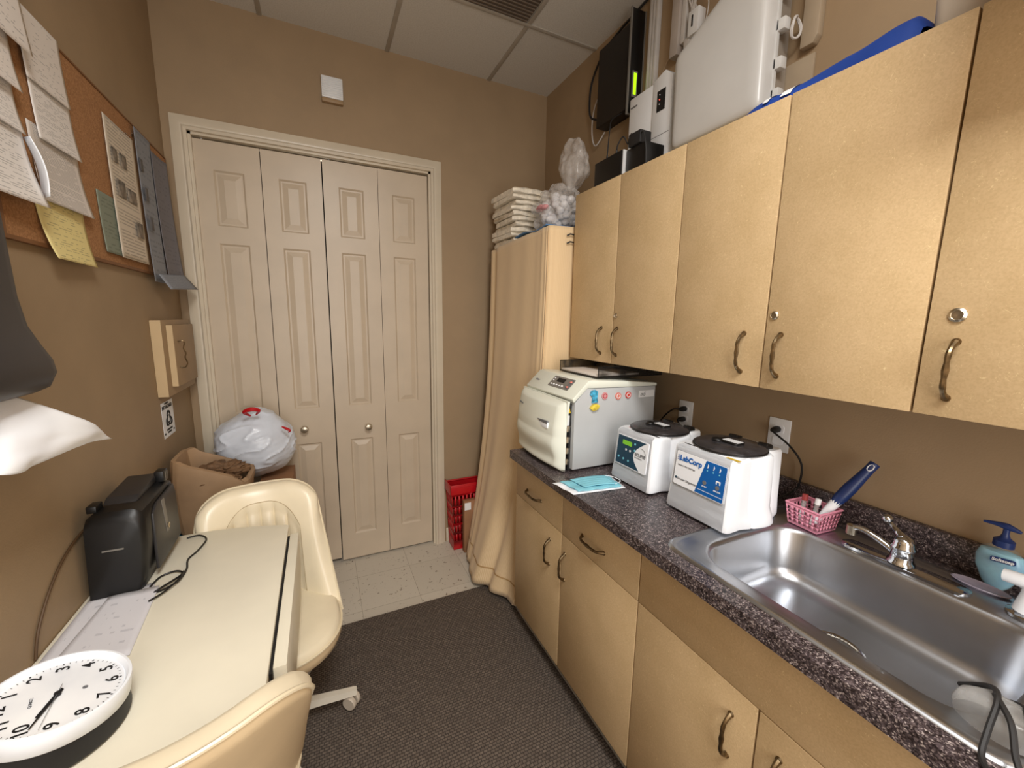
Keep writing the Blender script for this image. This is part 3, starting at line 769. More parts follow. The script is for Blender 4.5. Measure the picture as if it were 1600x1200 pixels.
# mesh tray with papers on top of the steriliser
tr = thing('letter_tray', (1.12, 1.42, 1.305), 'black wire mesh letter tray on top of the autoclave', 'tray')
tx0, tx1, ty0, ty1, tz = 1.00, 1.34, 1.30, 1.585, 1.3045
b = MB()
for x in (tx0, tx1):
    for y in (ty0, ty1): b.tube([(x, y, tz), (x, y, tz + .045)], .002, 6)
for z in (tz, tz + .045):
    b.tube([(tx0, ty0, z), (tx1, ty0, z)], .002, 6); b.tube([(tx0, ty1, z), (tx1, ty1, z)], .002, 6); b.tube([(tx1, ty0, z), (tx1, ty1, z)], .002, 6)
    if z == tz: b.tube([(tx0, ty0, z), (tx0, ty1, z)], .002, 6)
b.build('frame', 'black', tr)
M['mesh'] = film('black_mesh', (14, 14, 14), .5, .8)
b = MB(); b.grid(lambda u, v: V((tx0 + u * (tx1 - tx0), ty0, tz + v * .045)), 1, 1); b.grid(lambda u, v: V((tx0 + u * (tx1 - tx0), ty1, tz + v * .045)), 1, 1); b.grid(lambda u, v: V((tx1, ty0 + u * (ty1 - ty0), tz + v * .045)), 1, 1); b.grid(lambda u, v: V((tx0 + u * (tx1 - tx0), ty0 + v * (ty1 - ty0), tz - .0005)), 1, 1)
b.build('mesh_panel', 'mesh', tr)
tag(MB().box((tx0 + .004, ty0 + .02, tz + .003), (tx0 + .23, ty1 - .006, tz + .011), .001).build('paper_stack', 'page2'), 'thin stack of white papers in the black mesh tray', 'papers')

# ------------------------------------------------------------------ centrifuges
def centrifuge(cx0, cy, w, h, z0, label, brand):
    """front face looks toward -x; cx0 = front x at the base"""
    g = thing('centrifuge', (cx0 + .12, cy, z0 - .01), label, 'centrifuge')
    def outline(sc, front, flare, nseg=10):
        hw = w / 2 * sc; out = []
        # start front-left (far, +y) go to front-right, then back
        f = front
        pts = [(f, hw - .012), (f, -hw + .012), (f + .005, -hw + .004), (f + .016, -hw)]
        pts += [(cx0 + .06, -hw + .002), (cx0 + .092, -hw + .005 - flare), (cx0 + .097, -hw + .014 - flare * 1.6), (cx0 + .103, -hw + .006 - flare * 1.4)]
        pts += [(cx0 + .118, -hw - .002 - flare), (cx0 + .14, -hw - .006 - flare), (cx0 + .165, -hw - .006 - flare), (cx0 + .184, -hw - .001 - flare), (cx0 + .194, -hw + .010 - flare), (cx0 + .200, -hw + .022 - flare * 1.5), (cx0 + .208, -hw + .018 - flare), (cx0 + .258, -hw + .022), (cx0 + .266, -hw + .034)]
        mir = [(x, -y) for x, y in reversed(pts)]
        return [(x, cy + y) for x, y in pts + mir]
    lvl = [(1.0, cx0 - .003, .012, .0), (1.01, cx0 - .005, .012, .006), (1.0, cx0 - .002, .008, .028), (.985, cx0 + .001, .001, .050), (.955, cx0 + .012, .0, h - .010), (.945, cx0 + .017, -.001, h - .003), (.91, cx0 + .028, -.003, h + .002)]
    b = MB(); rg = []
    for sc, f, fl, z in lvl: rg.append([V((x, y, z0 + z)) for x, y in outline(sc, f, fl)])
    b.rings(rg); b.build('housing', 'white2', g, smooth=32)
    for dx, dy in ((.03, .045), (.03, -.045), (.22, .045), (.22, -.045)): MB().lathe([(0, -.0095), (.012, -.0095), (.012, .004), (0, .004)], (cx0 + dx, cy + dy, z0), 'z', 12).build('foot', 'soft_black', g)
    zt = z0 + h + .002; lc = (cx0 + .128, cy - .002)
    MB().lathe([(0, 0), (.1, 0), (.103, .004), (.102, .009), (.094, .013), (.05, .015), (0, .016)], (lc[0], lc[1], zt), 'z', 48).build('lid', M['lid_s'], g, smooth=50)
    MB().tube([(lc[0] + .103 * cos(t * pi / 24), lc[1] + .103 * sin(t * pi / 24), zt + .005) for t in range(49)], .0022, 6).build('lid_rim', 'black', g)
    b = MB(); b.prism(rrect(lc[0] - .02, lc[1] - .035, lc[0] + .028, lc[1] + .04, .012, 4), 'z', zt + .014, zt + .021, .001)
    b.ball((lc[0] - .018, lc[1] + .03, zt + .018), .017, (1, 1, .5)); b.build('lid_latch', 'black', g)
    MB().box((lc[0] - .012, lc[1] - .034, zt + .0215), (lc[0] + .016, lc[1] + .018, zt + .0222)).build('latch_label', 'white', g)
    for s_ in (-1, 1):
        MB().prism([(cx0 + .205, zt), (cx0 + .24, zt), (cx0 + .236, zt + .014), (cx0 + .212, zt + .018)], 'y', lc[1] + s_ * .05 - .016, lc[1] + s_ * .05 + .016, .003).build('hinge', 'black', g)
    # frame of the front face
    hw = w / 2 * .965
    O = V((cx0 + .0005, cy + hw - .014, z0 + .05)); top = V((cx0 + .0135, cy + hw - .018, z0 + h - .012)); uu = (top - O); uu.y = 0
    return g, O, uu.normalized(), uu.length
M['lid_s'] = mat('smoked_lid_solid', (52, 50, 52), .22, var=.25, scale=25)
# small one (Eclipse)
g, O, uu, UL = centrifuge(.996, 1.083, .205, .190, .945, 'white centrifuge with dark teal control panel, beside the autoclave', 'e')
rt = V((0, -1, 0))
W_, H_ = .158, .112; PO = O + uu * (UL - H_ - .008) + rt * .004
pa = decal(rrect(0, 0, W_, H_, .005, 3), PO, rt, uu, 'white2', g, 'front_panel', off=.0042, th=.006)
arc = [(W_ * .63 + .0, .003)] + [(W_ * .60 + .040 * (1 - cos(radians(a))) - .0, .003 + (H_ - .006) * a / 180) for a in ()]
poly = [(.003, .003)] + [(W_ * .80 - (.045 * sin(pi * k / 14)) - .0 + (.02 * k / 14), .003 + (H_ - .006) * k / 14) for k in range(15)] + [(.003, H_ - .003)]
decal(poly, PO, rt, uu, 'ink_navy', pa, 'teal_field', off=.0048)
decal(rrect(.030, H_ - .033, .078, H_ - .017, .002, 2), PO, rt, uu, 'lcd2', pa, 'display', off=.0056)
for i, (x, y) in enumerate(((.094, .093), (.096, .070), (.052, .062), (.073, .062), (.018, .028), (.044, .026), (.070, .024))):
    decal(circ(x, y, .0042, 12), PO, rt, uu, 'cyan' if i not in (2, 3) else 'ink_white', pa, 'button', off=.0058)
text('ECLIPSE', .0150, 'ink_grey', PO + rt * .099 + uu * .055 + rt.cross(uu) * .0048, rt, uu, pa, bold=.0002)
text('Drucker Diagnostics', .0042, 'ink_grey', PO + rt * .1 + uu * .047 + rt.cross(uu) * .0048, rt, uu, pa)
text('LEDGED', .006, 'ink_white', PO + rt * .008 + uu * .092 + rt.cross(uu) * .0052, rt, uu, pa) if 0 else None
b = MB(); b.tube([PO + rt * (.126 + .024 * cos(radians(a))) + uu * (.062 + .024 * sin(radians(a))) + rt.cross(uu) * .005 for a in range(-10, 110, 12)], .0006, 5); b.build('arc_mark', 'ink_grey', pa)
ztop = .945 + .190 + .0028
decal([(0, 0), (.045, 0), (.045, .006), (0, .006)], (1.036, 1.04, ztop - .0005), rt, (1, 0, 0), 'ink', g, 'warning_strip', off=.001)
decal([(0, 0), (.03, 0), (.03, .012), (0, .012)], (1.030, 1.155, ztop - .0005), rt, (1, 0, 0), 'ink_white', g, 'tape', off=.001)
text('Cline', .012, 'ink_red', (1.036, 1.15, ztop), rt, (1, 0, 0), g, 'handwriting', shear=.3)
# large one (LabCorp)
g, O, uu, UL = centrifuge(1.002, .802, .222, .205, .945, 'white centrifuge with a blue and white front panel, nearest the sink', 'l')
W_, H_ = .178, .108; PO = O + uu * (UL - H_ - .006) + rt * .006
pa = decal(rrect(0, 0, W_, H_, .005, 3), PO, rt, uu, 'white2', g, 'front_panel', off=.0045, th=.006)
decal(rrect(-.0008, -.0008, W_ + .0008, H_ + .0008, .0055, 3), PO, rt, uu, 'ink_grey', pa, 'panel_border', off=.0042)
decal([(.082, .002), (W_ - .004, .002), (W_ - .002, .005), (W_ - .002, H_ - .005), (W_ - .004, H_ - .002), (.108, H_ - .002)], PO, rt, uu, 'ink_blue', pa, 'blue_field', off=.005)
nn = rt.cross(uu)
text('LabCorp', .0225, 'ink_blue', PO + rt * .015 + uu * .080 + nn * .0048, rt, uu, pa, bold=.0007)
text('Horizon 6 Flex Centrifuge', .006, 'ink_grey', PO + rt * .010 + uu * .062 + nn * .0048, rt, uu, pa)
text('Drucker Diagnostics', .0088, 'ink_grey', PO + rt * .014 + uu * .018 + nn * .0048, rt, uu, pa)
b = MB()
for i in range(3): b.tube([PO + rt * (.006 + .004 * k) + uu * (.080 + .006 * i + .003 * sin(k * 2.)) + nn * .005 for k in range(4)], .0012, 5)
b.build('helix_mark', 'ink_blue', pa)
decal(circ(.009, .021, .004, 12), PO, rt, uu, 'ink_navy', pa, 'maker_mark', off=.0052)
for x, y in ((.112, .040), (.155, .040)): decal(circ(x, y, .0065, 16), PO, rt, uu, 'ink_grey', pa, 'button', off=.0062)
for x in (.115, .135, .155):
    decal([(x - .001, .085), (x + .001, .085), (x + .003, .093), (x, .098)], PO, rt, uu, 'ink_white', pa, 'icon', off=.0056)
    decal(circ(x, .078, .0022, 10), PO, rt, uu, 'cyan', pa, 'indicator', off=.0056)
decal([(.148, .050), (.151, .050), (.151, .056), (.159, .056), (.159, .050), (.162, .050), (.162, .060), (.148, .060)], PO, rt, uu, 'ink_white', pa, 'lock_icon', off=.0056)
decal([(.09, .014), (.172, .014), (.172, .0152), (.09, .0152)], PO, rt, uu, 'ink_white', pa, 'rule', off=.0056)
text('START', .0055, 'ink_white', PO + rt * .105 + uu * .027 + nn * .0052, rt, uu, pa)
text('UNLOCK', .0055, 'ink_white', PO + rt * .144 + uu * .027 + nn * .0052, rt, uu, pa)
ztop = .945 + .205 + .0028
decal([(0, 0), (.042, 0), (.042, .010), (0, .010)], (1.028, .735, ztop - .0005), rt, (1, 0, 0), 'yellow', g, 'yellow_tape', off=.001)
decal([(0, 0), (.04, 0), (.04, .006), (0, .006)], (1.032, .885, ztop - .0005), rt, (1, 0, 0), 'ink', g, 'warning_strip', off=.001)
decal([(0, 0), (.05, 0), (.05, .012), (0, .012)], (1.036, .825, ztop - .0005), rt, (1, 0, 0), 'ink_white', g, 'caption_strip', off=.001)

# ------------------------------------------------------------------ masks on counter
def sheet(name, P, m, parent=None, nu=14, nv=14, curl=None, th=.0004, smooth=60):
    """P: four corners (u0v0,u1v0,u1v1,u0v1) bilinear + curl(u,v)->offset vector"""
    P = [V(p) for p in P]
    def f(u, v):
        q = P[0] * (1 - u) * (1 - v) + P[1] * u * (1 - v) + P[2] * u * v + P[3] * (1 - u) * v
        return q + (V(curl(u, v)) if curl else V((0, 0, 0)))
    b = MB(); b.grid(f, nu, nv)
    o = b.build(name, m, parent, smooth=smooth, recalc=False)
    md = o.modifiers.new('thickness', 'SOLIDIFY'); md.thickness = th; md.offset = 0
    return o
zc_ = ZCT + .0012
mp_ = thing('mask_pouch', (.87, 1.15, ZCT), 'pale sterile pouch lying over the counter edge with a light blue front', 'pouch')
sheet('backing', [(.748, 1.215, zc_), (.764, 1.098, zc_), (.972, 1.072, zc_), (.992, 1.195, zc_)], 'white2', mp_, curl=lambda u, v: (0, 0, .0025 * sin(u * 6) ** 2), th=.0006)
sheet('blue_face', [(.775, 1.205, zc_ + .002), (.790, 1.104, zc_ + .002), (.960, 1.080, zc_ + .002), (.978, 1.19, zc_ + .002)], 'mask', mp_, curl=lambda u, v: (0, 0, .003 + .0025 * sin(u * 6) ** 2 + .0015 * sin(v * 20)), th=.0006)
mk = thing('face_mask', (.9, 1.16, ZCT + .006), 'light blue pleated face mask on top of the pouch', 'mask')
sheet('pleated_panel', [(.815, 1.198, zc_ + .009), (.825, 1.118, zc_ + .009), (.945, 1.098, zc_ + .009), (.962, 1.182, zc_ + .009)], 'mask', mk, 30, 24, curl=lambda u, v: (0, 0, .004 * sin(v * pi) + .0018 * ((u * 5) % 1)), th=.001)
b = MB()
b.tube([(.96, 1.18, zc_ + .009), (.985, 1.16, zc_ + .008), (1.0 - .012, 1.12, zc_ + .006), (.948, 1.10, zc_ + .009)], .0014, 6, smooth_n=5); b.build('ear_loop', 'white2', mk)

# ------------------------------------------------------------------ pink basket
pk = thing('plastic_basket', (1.292, .625, ZCT + .006), 'small pink perforated plastic basket by the sink corner', 'basket')
def basket(o, x0, x1, y0, y1, z0, z1, tap, m, rows, colsx, colsy, ang=0, rim=.006):
    """tapered basket with a real lattice of openings"""
    b = MB(); cx, cy = (x0 + x1) / 2, (y0 + y1) / 2; ca, sa = cos(ang), sin(ang)
    def P(sx, sy, t):
        k = 1 - tap * (1 - t); hx, hy = (x1 - x0) / 2 * k, (y1 - y0) / 2 * k
        x, y = sx * hx, sy * hy
        return V((cx + x * ca - y * sa, cy + x * sa + y * ca, z0 + t * (z1 - z0)))
    def side(A, B, n):
        # wall from corner A to B, bars between openings
        def W(s, t): 
            p = A(t).lerp(B(t), s); return p
        def patch(s0, s1, t0, t1):
            vs = [b.bm.verts.new(W(*q)) for q in ((s0, t0), (s1, t0), (s1, t1), (s0, t1))]; b.bm.faces.new(vs)
        tb = [.14 + (.72 / rows) * r for r in range(rows + 1)]
        patch(0, 1, 0, .14); patch(0, 1, .86, 1)
        for r in range(rows):
            t0, t1 = tb[r], tb[r + 1]; patch(0, 1, t1 - .035 if r < rows - 1 else t1 - .001, t1) if r < rows - 1 else None
            te = t1 - .035 if r < rows - 1 else t1
            g_ = 1 / n
            for c in range(n): patch(c * g_, c * g_ + g_ * .22, t0, te); patch(c * g_ + g_ * .78, (c + 1) * g_, t0, te)
    cor = [(-1, -1), (1, -1), (1, 1), (-1, 1)]
    for i in range(4):
        a, c = cor[i], cor[(i + 1) % 4]
        side(lambda t, a=a: P(a[0], a[1], t), lambda t, c=c: P(c[0], c[1], t), colsx if i % 2 == 0 else colsy)
    b.bm.faces.new([b.bm.verts.new(P(*c, 0)) for c in cor])
    bmesh.ops.remove_doubles(b.bm, verts=b.bm.verts, dist=.0001)
    body = b.build('lattice', m, o, smooth=20, recalc=False)
    md = body.modifiers.new('thickness', 'SOLIDIFY'); md.thickness = .0022; md.offset = 0
    b = MB(); loop = [P(*c, 1) for c in cor]; loop.append(loop[0])
    for p, q in zip(loop, loop[1:]): b.tube([p, q], rim * .5, 8)
    b.build('rim', m, o)
basket(pk, 1.243, 1.338, .580, .678, ZCT + .0062, ZCT + .069, .16, 'pink', 4, 6, 6, ang=-.08)
def vial(x, y, z, tilt, cap, label):
    g = thing('blood_tube', (x, y, z), label, 'tube', 'blood tubes in the pink basket')
    m = Matrix.Rotation(tilt, 3, 'Y')
    MB().lathe([(0, 0), (.005, 0), (.006, .006), (.006, .075), (0, .075)], (x, y, z), 'z', 14, m).build('glass', 'clear', g)
    MB().lathe([(0, .012), (.0064, .012), (.0064, .05), (0, .05)], (x, y, z), 'z', 14, m).build('label', 'white', g)
    MB().lathe([(0, .072), (.0078, .072), (.0078, .09), (0, .091)], (x, y, z), 'z', 14, m).build('cap', cap, g)
vial(1.268, .648, ZCT + .009, .12, 'redrubber', 'blood tube with a red cap standing in the pink basket')
vial(1.276, .622, ZCT + .004, .25, 'white', 'shorter white-capped tube leaning in the pink basket')
br = thing('dish_brush', (1.32, .60, ZCT + .02), 'dish brush with a navy and white handle leaning in the pink basket', 'brush')
p0, p1 = V((1.285, .618, .955)), V((1.385, .540, 1.150))
d_ = (p1 - p0)
def bl(t): return p0 + d_ * t
MB().tube([bl(0), bl(.2), bl(.38)], [.006, .011, .014], 12, smooth_n=4).build('neck', 'white2', br)
MB().tube([bl(.33), bl(.45), bl(.6), bl(.78), bl(.9), bl(.99), bl(1)], [.012, .0165, .017, .014, .0125, .013, .010], 14, smooth_n=4).build('grip', 'navy', br)
rr_ = []
sidev = V((0, 1, 0)).cross(d_).normalized()
for k_ in range(17): 
    a = 2 * pi * k_ / 16; rr_.append(bl(.93) + d_.normalized() * .010 * cos(a) + V((0, 1, .4)).normalized() * .006 * sin(a) + V((-1, -.35, .3)).normalized() * .0115)
MB().tube(rr_, .0016, 6).build('hanging_loop', 'white2', br)

# ------------------------------------------------------------------ items above the cabinets
ZT2 = ZU1 + .0003
# beige enclosure on wall
en = thing('equipment_enclosure', (1.36, 1.10, 2.18), 'large pale plastic equipment enclosure on the wall above the cabinets', 'enclosure')
b = MB()
prof2 = [(.93, 2.17), (1.275, 2.17), (1.305, 2.2), (1.305, 2.50), (1.29, 2.535), (1.08, 2.66), (.97, 2.675), (.93, 2.65)]
def off(poly, d):
    c = V((sum(p[0] for p in poly) / len(poly), sum(p[1] for p in poly) / len(poly)))
    return [tuple(V(p) + (c - V(p)).normalized() * d) for p in poly]
def smoothpoly(poly, n=3):
    for _ in range(n):
        out = []
        for i, p in enumerate(poly):
            q = poly[(i + 1) % len(poly)]; out.append((p[0] * .8 + q[0] * .2, p[1] * .8 + q[1] * .2)); out.append((p[0] * .2 + q[0] * .8, p[1] * .2 + q[1] * .8))
        poly = out
    return poly
def rpoly(P, rad, n=6):
    out = []; P = [V(p) for p in P]
    for i, p in enumerate(P):
        a, c = P[i - 1], P[(i + 1) % len(P)]; d0, d1 = (a - p).normalized(), (c - p).normalized()
        s_, e_ = p + d0 * rad, p + d1 * rad
        for k_ in range(n + 1):
            t = k_ / n; out.append(tuple(s_ * (1 - t) ** 2 + p * 2 * t * (1 - t) + e_ * t * t))
    return out
pp = rpoly([(.935, 2.20), (1.298, 2.20), (1.312, 2.535), (1.10, 2.64), (.945, 2.655)], .028)
b.rings([[V((x, y, z)) for y, z in off(pp, d)] for x, d in ((1.352, 0), (1.312, .0), (1.300, .004), (1.293, .012), (1.290, .03), (1.288, .06))])
b.build('cover', 'beige_box', en, smooth=50)
b = MB(); b.rings([[V((x, y, z)) for y, z in off(pp, d)] for x, d in ((1.42, .012), (1.352, .012))]); b.build('base_tray', mat('beige_base', (150, 140, 128), .5), en)
b = MB(); b.rings([[V((x, y, z)) for y, z in off(pp, d)] for x, d in ((1.356, -.006), (1.345, -.006))]); b.build('seam_rim', 'beige_box', en)
for z in (2.235, 2.325, 2.435, 2.54):
    MB().box((1.345, .915, z), (1.375, .944, z + .035), .004).build('latch', 'beige_box', en)
b = MB(); b.tube([V((1.385 + .02 * sin(t * .7), .905 + .004 * cos(t * 1.3), 2.44 + .03 * cos(t * .7))) for t in range(19)], .0035, 6, smooth_n=3); b.build('cable_coil', 'white_cable', en)
tag(MB().box((1.395, .83, 2.20), (1.431, .915, 2.33), .004).build('junction_box', mat('bracket_beige', (166, 150, 128), .5)), 'small beige wall bracket just right of the pale enclosure', 'bracket') if 0 else None
MB().box((1.423, .862, 2.12), (1.4315, 1.20, 2.36), .001).build('mounting_board', mat('board_beige', (158, 142, 120), .5), en)
MB().prism([(.85, 2.40), (.862, 2.38), (.90, 2.38), (.90, 2.64), (.85, 2.64)], 'x', 1.405, 1.4315, .003).build('conduit_cover', mat('board_beige2', (160, 144, 122), .5), en)

# black wall unit with LCD
bu = thing('wall_controller', (1.395, 1.76, 2.52), 'black wall-mounted controller with a green display, near the ceiling', 'controller')
MB().box((1.362, 1.645, 2.522), (1.431, 1.893, 2.885), .002).build('case', 'blackm', bu)
b = MB()
yy = 1.644
b.box((1.345, yy - .008, 2.485), (1.352, yy, 2.93)); b.box((1.425, yy - .008, 2.485), (1.4305, yy, 2.93)); b.box((1.352, yy - .008, 2.485), (1.425, yy, 2.492)); b.build('bezel', 'greyframe', bu)
MB().box((1.352, yy - .005, 2.492), (1.425, yy - .0005, 2.93), .001).build('faceplate', 'black', bu)
MB().box((1.368, yy - .009, 2.565), (1.398, yy - .0045, 2.675), .001).build('display_frame', 'greyframe', bu)
MB().box((1.375, yy - .011, 2.575), (1.390, yy - .0085, 2.665)).build('display', 'lcd', bu)
def cable(pts, r, m, label, name='cable'):
    return tag(MB().tube(pts, r, 7, smooth_n=7).build(name, m), label, 'cable')
cable([(1.415, 1.955, 2.60), (1.40, 2.00, 2.63), (1.41, 2.03, 2.72), (1.415, 2.02, 2.82), (1.415, 1.93, 2.91), (1.415, 1.80, 2.945), (1.42, 1.70, 2.962), (1.42, 1.62, 2.970)], .0055, 'soft_black', 'thick dark cable curving round the far side of the black controller')
cable([(1.422, 1.897, 2.52), (1.41, 1.955, 2.47), (1.405, 1.985, 2.53), (1.405, 1.985, 2.63), (1.41, 1.955, 2.70), (1.424, 1.897, 2.72)], .0035, 'white_cable', 'thin white cable looped beside the black controller, lower left')
# white trunking strips
rw = thing('cable_trunking', (1.42, 1.53, 2.5), 'white cable trunking of parallel strips right of the black controller', 'trunking')
for i, yy2 in enumerate((1.548, 1.566, 1.584)):
    MB().box((1.408, yy2 - .008, 2.56), (1.4315, yy2 + .008, ZC - .002), .002).build('strip', 'white_cable', rw)
tp = thing('telephone_panel', (1.41, 1.38, 2.62), 'white wiring channel with a jack and loose wires near the ceiling', 'wiring')
MB().box((1.392, 1.400, 2.625), (1.4315, 1.440, ZC - .002), .002).build('channel', mat('channel_grey', (176, 166, 158), .5), tp)
MB().box((1.404, 1.376, 2.66), (1.4315, 1.398, ZC - .002), .002).build('channel', 'white_cable', tp)
MB().box((1.392, 1.300, 2.655), (1.4315, 1.350, 2.745), .003).build('jack', 'white', tp)
MB().box((1.390, 1.325, 2.685), (1.3925, 1.331, 2.725)).build('jack_slot', 'ink', tp)
MB().box((1.398, 1.345, 2.63), (1.4315, 1.372, 2.665), .003).build('jack', 'white_cable', tp)
b = MB(); random.seed(3)
for i in range(7):
    y = 1.372 - i * .010; b.tube([(1.41, y + .004, ZC - .004), (1.402 - random.random() * .01, y + random.uniform(-.012, .012), 2.90), (1.404, y + random.uniform(-.015, .015), 2.82), (1.41, 1.34 + random.uniform(-.02, .02), 2.75)], .003, 6, smooth_n=6)
b.tube([(1.41, 1.33, 2.86), (1.40, 1.28, 2.80), (1.40, 1.262, 2.72), (1.41, 1.29, 2.655), (1.41, 1.31, 2.66)], .0022, 6, smooth_n=6)
b.build('wires', 'white_cable', tp)
cable([(1.425, 1.47, 2.66), (1.425, 1.50, 2.62), (1.42, 1.52, 2.57), (1.425, 1.50, 2.545), (1.425, 1.44, 2.57), (1.425, 1.36, 2.60)], .0022, mat('wire_tan', (170, 146, 118), .5), 'thin tan wire loop on the wall below the white wiring channel')
# white unit (network terminal)
wu = thing('network_terminal', (1.38, 1.47, 2.22), 'white plastic network terminal with a small black indicator window', 'terminal')
MB().box((1.330, 1.452, 2.16), (1.4315, 1.598, 2.523), .006).build('left_cover', 'white', wu)
b = MB(); b.prism([(1.4485, 2.12), (1.4485, 2.525), (1.385, 2.545), (1.344, 2.51), (1.344, 2.12)], 'x', 1.325, 1.4315, .005); b.build('right_cover', 'white', wu)
MB().box((1.3235, 1.375, 2.395), (1.3255, 1.42, 2.475)).build('indicator_window', 'ink', wu)
for i in range(3): MB().ball((1.3230, 1.405, 2.458 - i * .018), .0022).build('indicator_light', 'led_red' if i == 1 else 'ink_white', wu)
b = MB(); b.box((1.3243, 1.346, 2.30), (1.3258, 1.446, 2.302)); b.build('cover_seam', 'ink_grey', wu)
MB().lathe([(0, 0), (.004, 0), (.004, -.002), (0, -.002)], (1.3255, 1.422, 2.245), 'x', 12).build('keyhole', 'ink', wu)
text('verizon', .014, 'ink', (1.3295, 1.588, 2.478), (0, -1, 0), (0, 0, 1), wu)

# black boxes on the cabinet top
bm_ = thing('black_modem', (1.24, 1.55, ZT2), 'flat black box standing at the far end of the cabinet top', 'modem')
MB().box((1.20, 1.475, ZT2), (1.325, 1.664, ZT2 + .150), .003).build('case', 'black', bm_)
for y in (1.60, 1.535): MB().lathe([(0, 0), (.006, 0), (.004, .02), (0, .022)], (1.22, y, ZT2 + .150), 'z', 10).build('cable_plug', 'black', bm_)
MB().box((1.205, 1.4705, ZT2), (1.32, 1.4745, ZT2 + .15)).build('end_strip', 'white', bm_)
bp = thing('backup_battery', (1.25, 1.41, ZT2), 'black power supply block with a square adapter on top', 'power supply')
MB().box((1.215, 1.35, ZT2), (1.315, 1.465, ZT2 + .145), .005).build('block', 'black', bp)
MB().box((1.205, 1.375, ZT2 + .1455), (1.265, 1.445, ZT2 + .195), .004).build('adapter', 'soft_black', bp)
cable([(1.22, 1.60, ZT2 + .172), (1.25, 1.63, 2.40), (1.30, 1.68, 2.47), (1.37, 1.70, 2.519)], .0026, 'soft_black', 'black cord rising from the modem to the controller')
cable([(1.22, 1.535, ZT2 + .172), (1.23, 1.54, 2.30), (1.24, 1.52, 2.325), (1.25, 1.50, 2.29), (1.24, 1.48, 2.305), (1.23, 1.455, 2.31), (1.225, 1.449, 2.27)], .0030, 'soft_black', 'black cord curling between the modem and the power supply')
cable([(1.21, 1.374, 2.28), (1.205, 1.355, 2.275), (1.202, 1.335, 2.22), (1.205, 1.33, 2.15), (1.21, 1.34, 2.103 + .003)], .0026, 'soft_black', 'thin black cord hanging down the near side of the power supply')

# blue banner cloth and pale bin
bc_ = thing('folded_banner', (1.2, .67, ZT2), 'folded blue fabric with white shapes along the cabinet top', 'banner')
def ban(u, v):
    y = .862 - u * .385
    h = .016 + .044 * min(1, u * 1.6) ** .8 + .004 * sin(u * 15)
    if u > .96: h *= 1 - (u - .96) * 12
    x = 1.120 + v * .2
    hh = h * (1 - (2 * v - 1) ** 4) ** .5 if 0 < v < 1 else 0
    return V((x - .012 * sin(u * 9), y, ZT2 + .001 + hh))
MB().grid(ban, 40, 16).build('cloth', 'blue', bc_, smooth=60, recalc=False)
for u0, u1 in ((.18, .235), (.29, .375)):
    b = MB(); b.grid(lambda u, v: (lambda q: q + V((-.0025, 0, .0015)))(ban(u0 + (u1 - u0) * (u * .7 + .3 * v), .01 + v * .25)), 6, 6)
    b.build('white_motif', 'ink_white', bc_, recalc=False)
bn = thing('storage_bin', (1.2, .25, ZT2), 'pale plastic bin on the cabinet top behind the end of the blue fabric', 'bin')
b = MB(); b.rings([[V((x, y, ZT2 + z)) for x, y in rrect(1.135 - g_, .37 - g_, 1.36 + g_, .468 + g_, .02)] for g_, z in ((0, .0), (.006, .16), (.008, .21))]); b.build('tub', 'beigebin', bn, smooth=50)
b = MB(); b.rings([[V((x, y, ZT2 + z)) for x, y in rrect(1.135 - g_, .37 - g_, 1.36 + g_, .468 + g_, .02)] for g_, z in ((.010, .211), (.012, .218), (.004, .232))]); b.build('lid', 'white', bn, smooth=50)

cb2 = thing('carton', (1.15, .1, ZT2), 'unseen cardboard carton added to cast shade on the rightmost wall cabinet', 'box')  # out of view, added only to throw a shadow on the cabinet door
MB().box((.88, -.115, ZT2), (1.35, .345, ZT2 + .26), .003).build('body', 'cardboard', cb2)
MB().box((.8792, .09, ZT2 + .01), (.8805, .14, ZT2 + .26)).build('packing_tape', 'kraft', cb2)

# ------------------------------------------------------------------ curtained shelf
sh = thing('shelving_unit', (1.19, 2.06, 0), 'tall shelf behind the peach curtain between closet and counter', 'shelf')
b = MB(); 
for y in (1.715, 2.40): b.box((1.005, y - .01, 0.0), (1.42, y + .01, 1.925))
for z in (.05, .45, .85, 1.25, 1.60, 1.917): b.box((1.005, 1.725, z), (1.42, 2.39, z + .016))
b.build('frame', mat('shelf_brown', (110, 84, 58), .7), sh)
cu_ = thing('curtain', (.95, 2.0, 0), 'peach ribbed curtain hanging over the tall shelf and pooling outward at the floor', 'curtain')
topP = [V((.992, 2.415)), V((.984, 2.30)), V((.982, 2.10)), V((.982, 1.90)), V((.984, 1.735)), V((1.0, 1.700)), V((1.10, 1.694)), V((1.25, 1.692)), V((1.40, 1.690))]
botP = [V((.80, 2.325)), V((.765, 2.22)), V((.735, 2.08)), V((.755, 1.93)), V((.845, 1.80)), V((.875, 1.72)), V((1.02, 1.690)), V((1.22, 1.688)), V((1.40, 1.688))]
def cr2(P, s):
    q = s * (len(P) - 1); i = min(int(q), len(P) - 2); t = q - i
    a, b_, c, d = P[max(i - 1, 0)], P[i], P[i + 1], P[min(i + 2, len(P) - 1)]
    return .5 * ((2 * b_) + (c - a) * t + (2 * a - 5 * b_ + 4 * c - d) * t * t + (3 * b_ - a - 3 * c + d) * t ** 3)
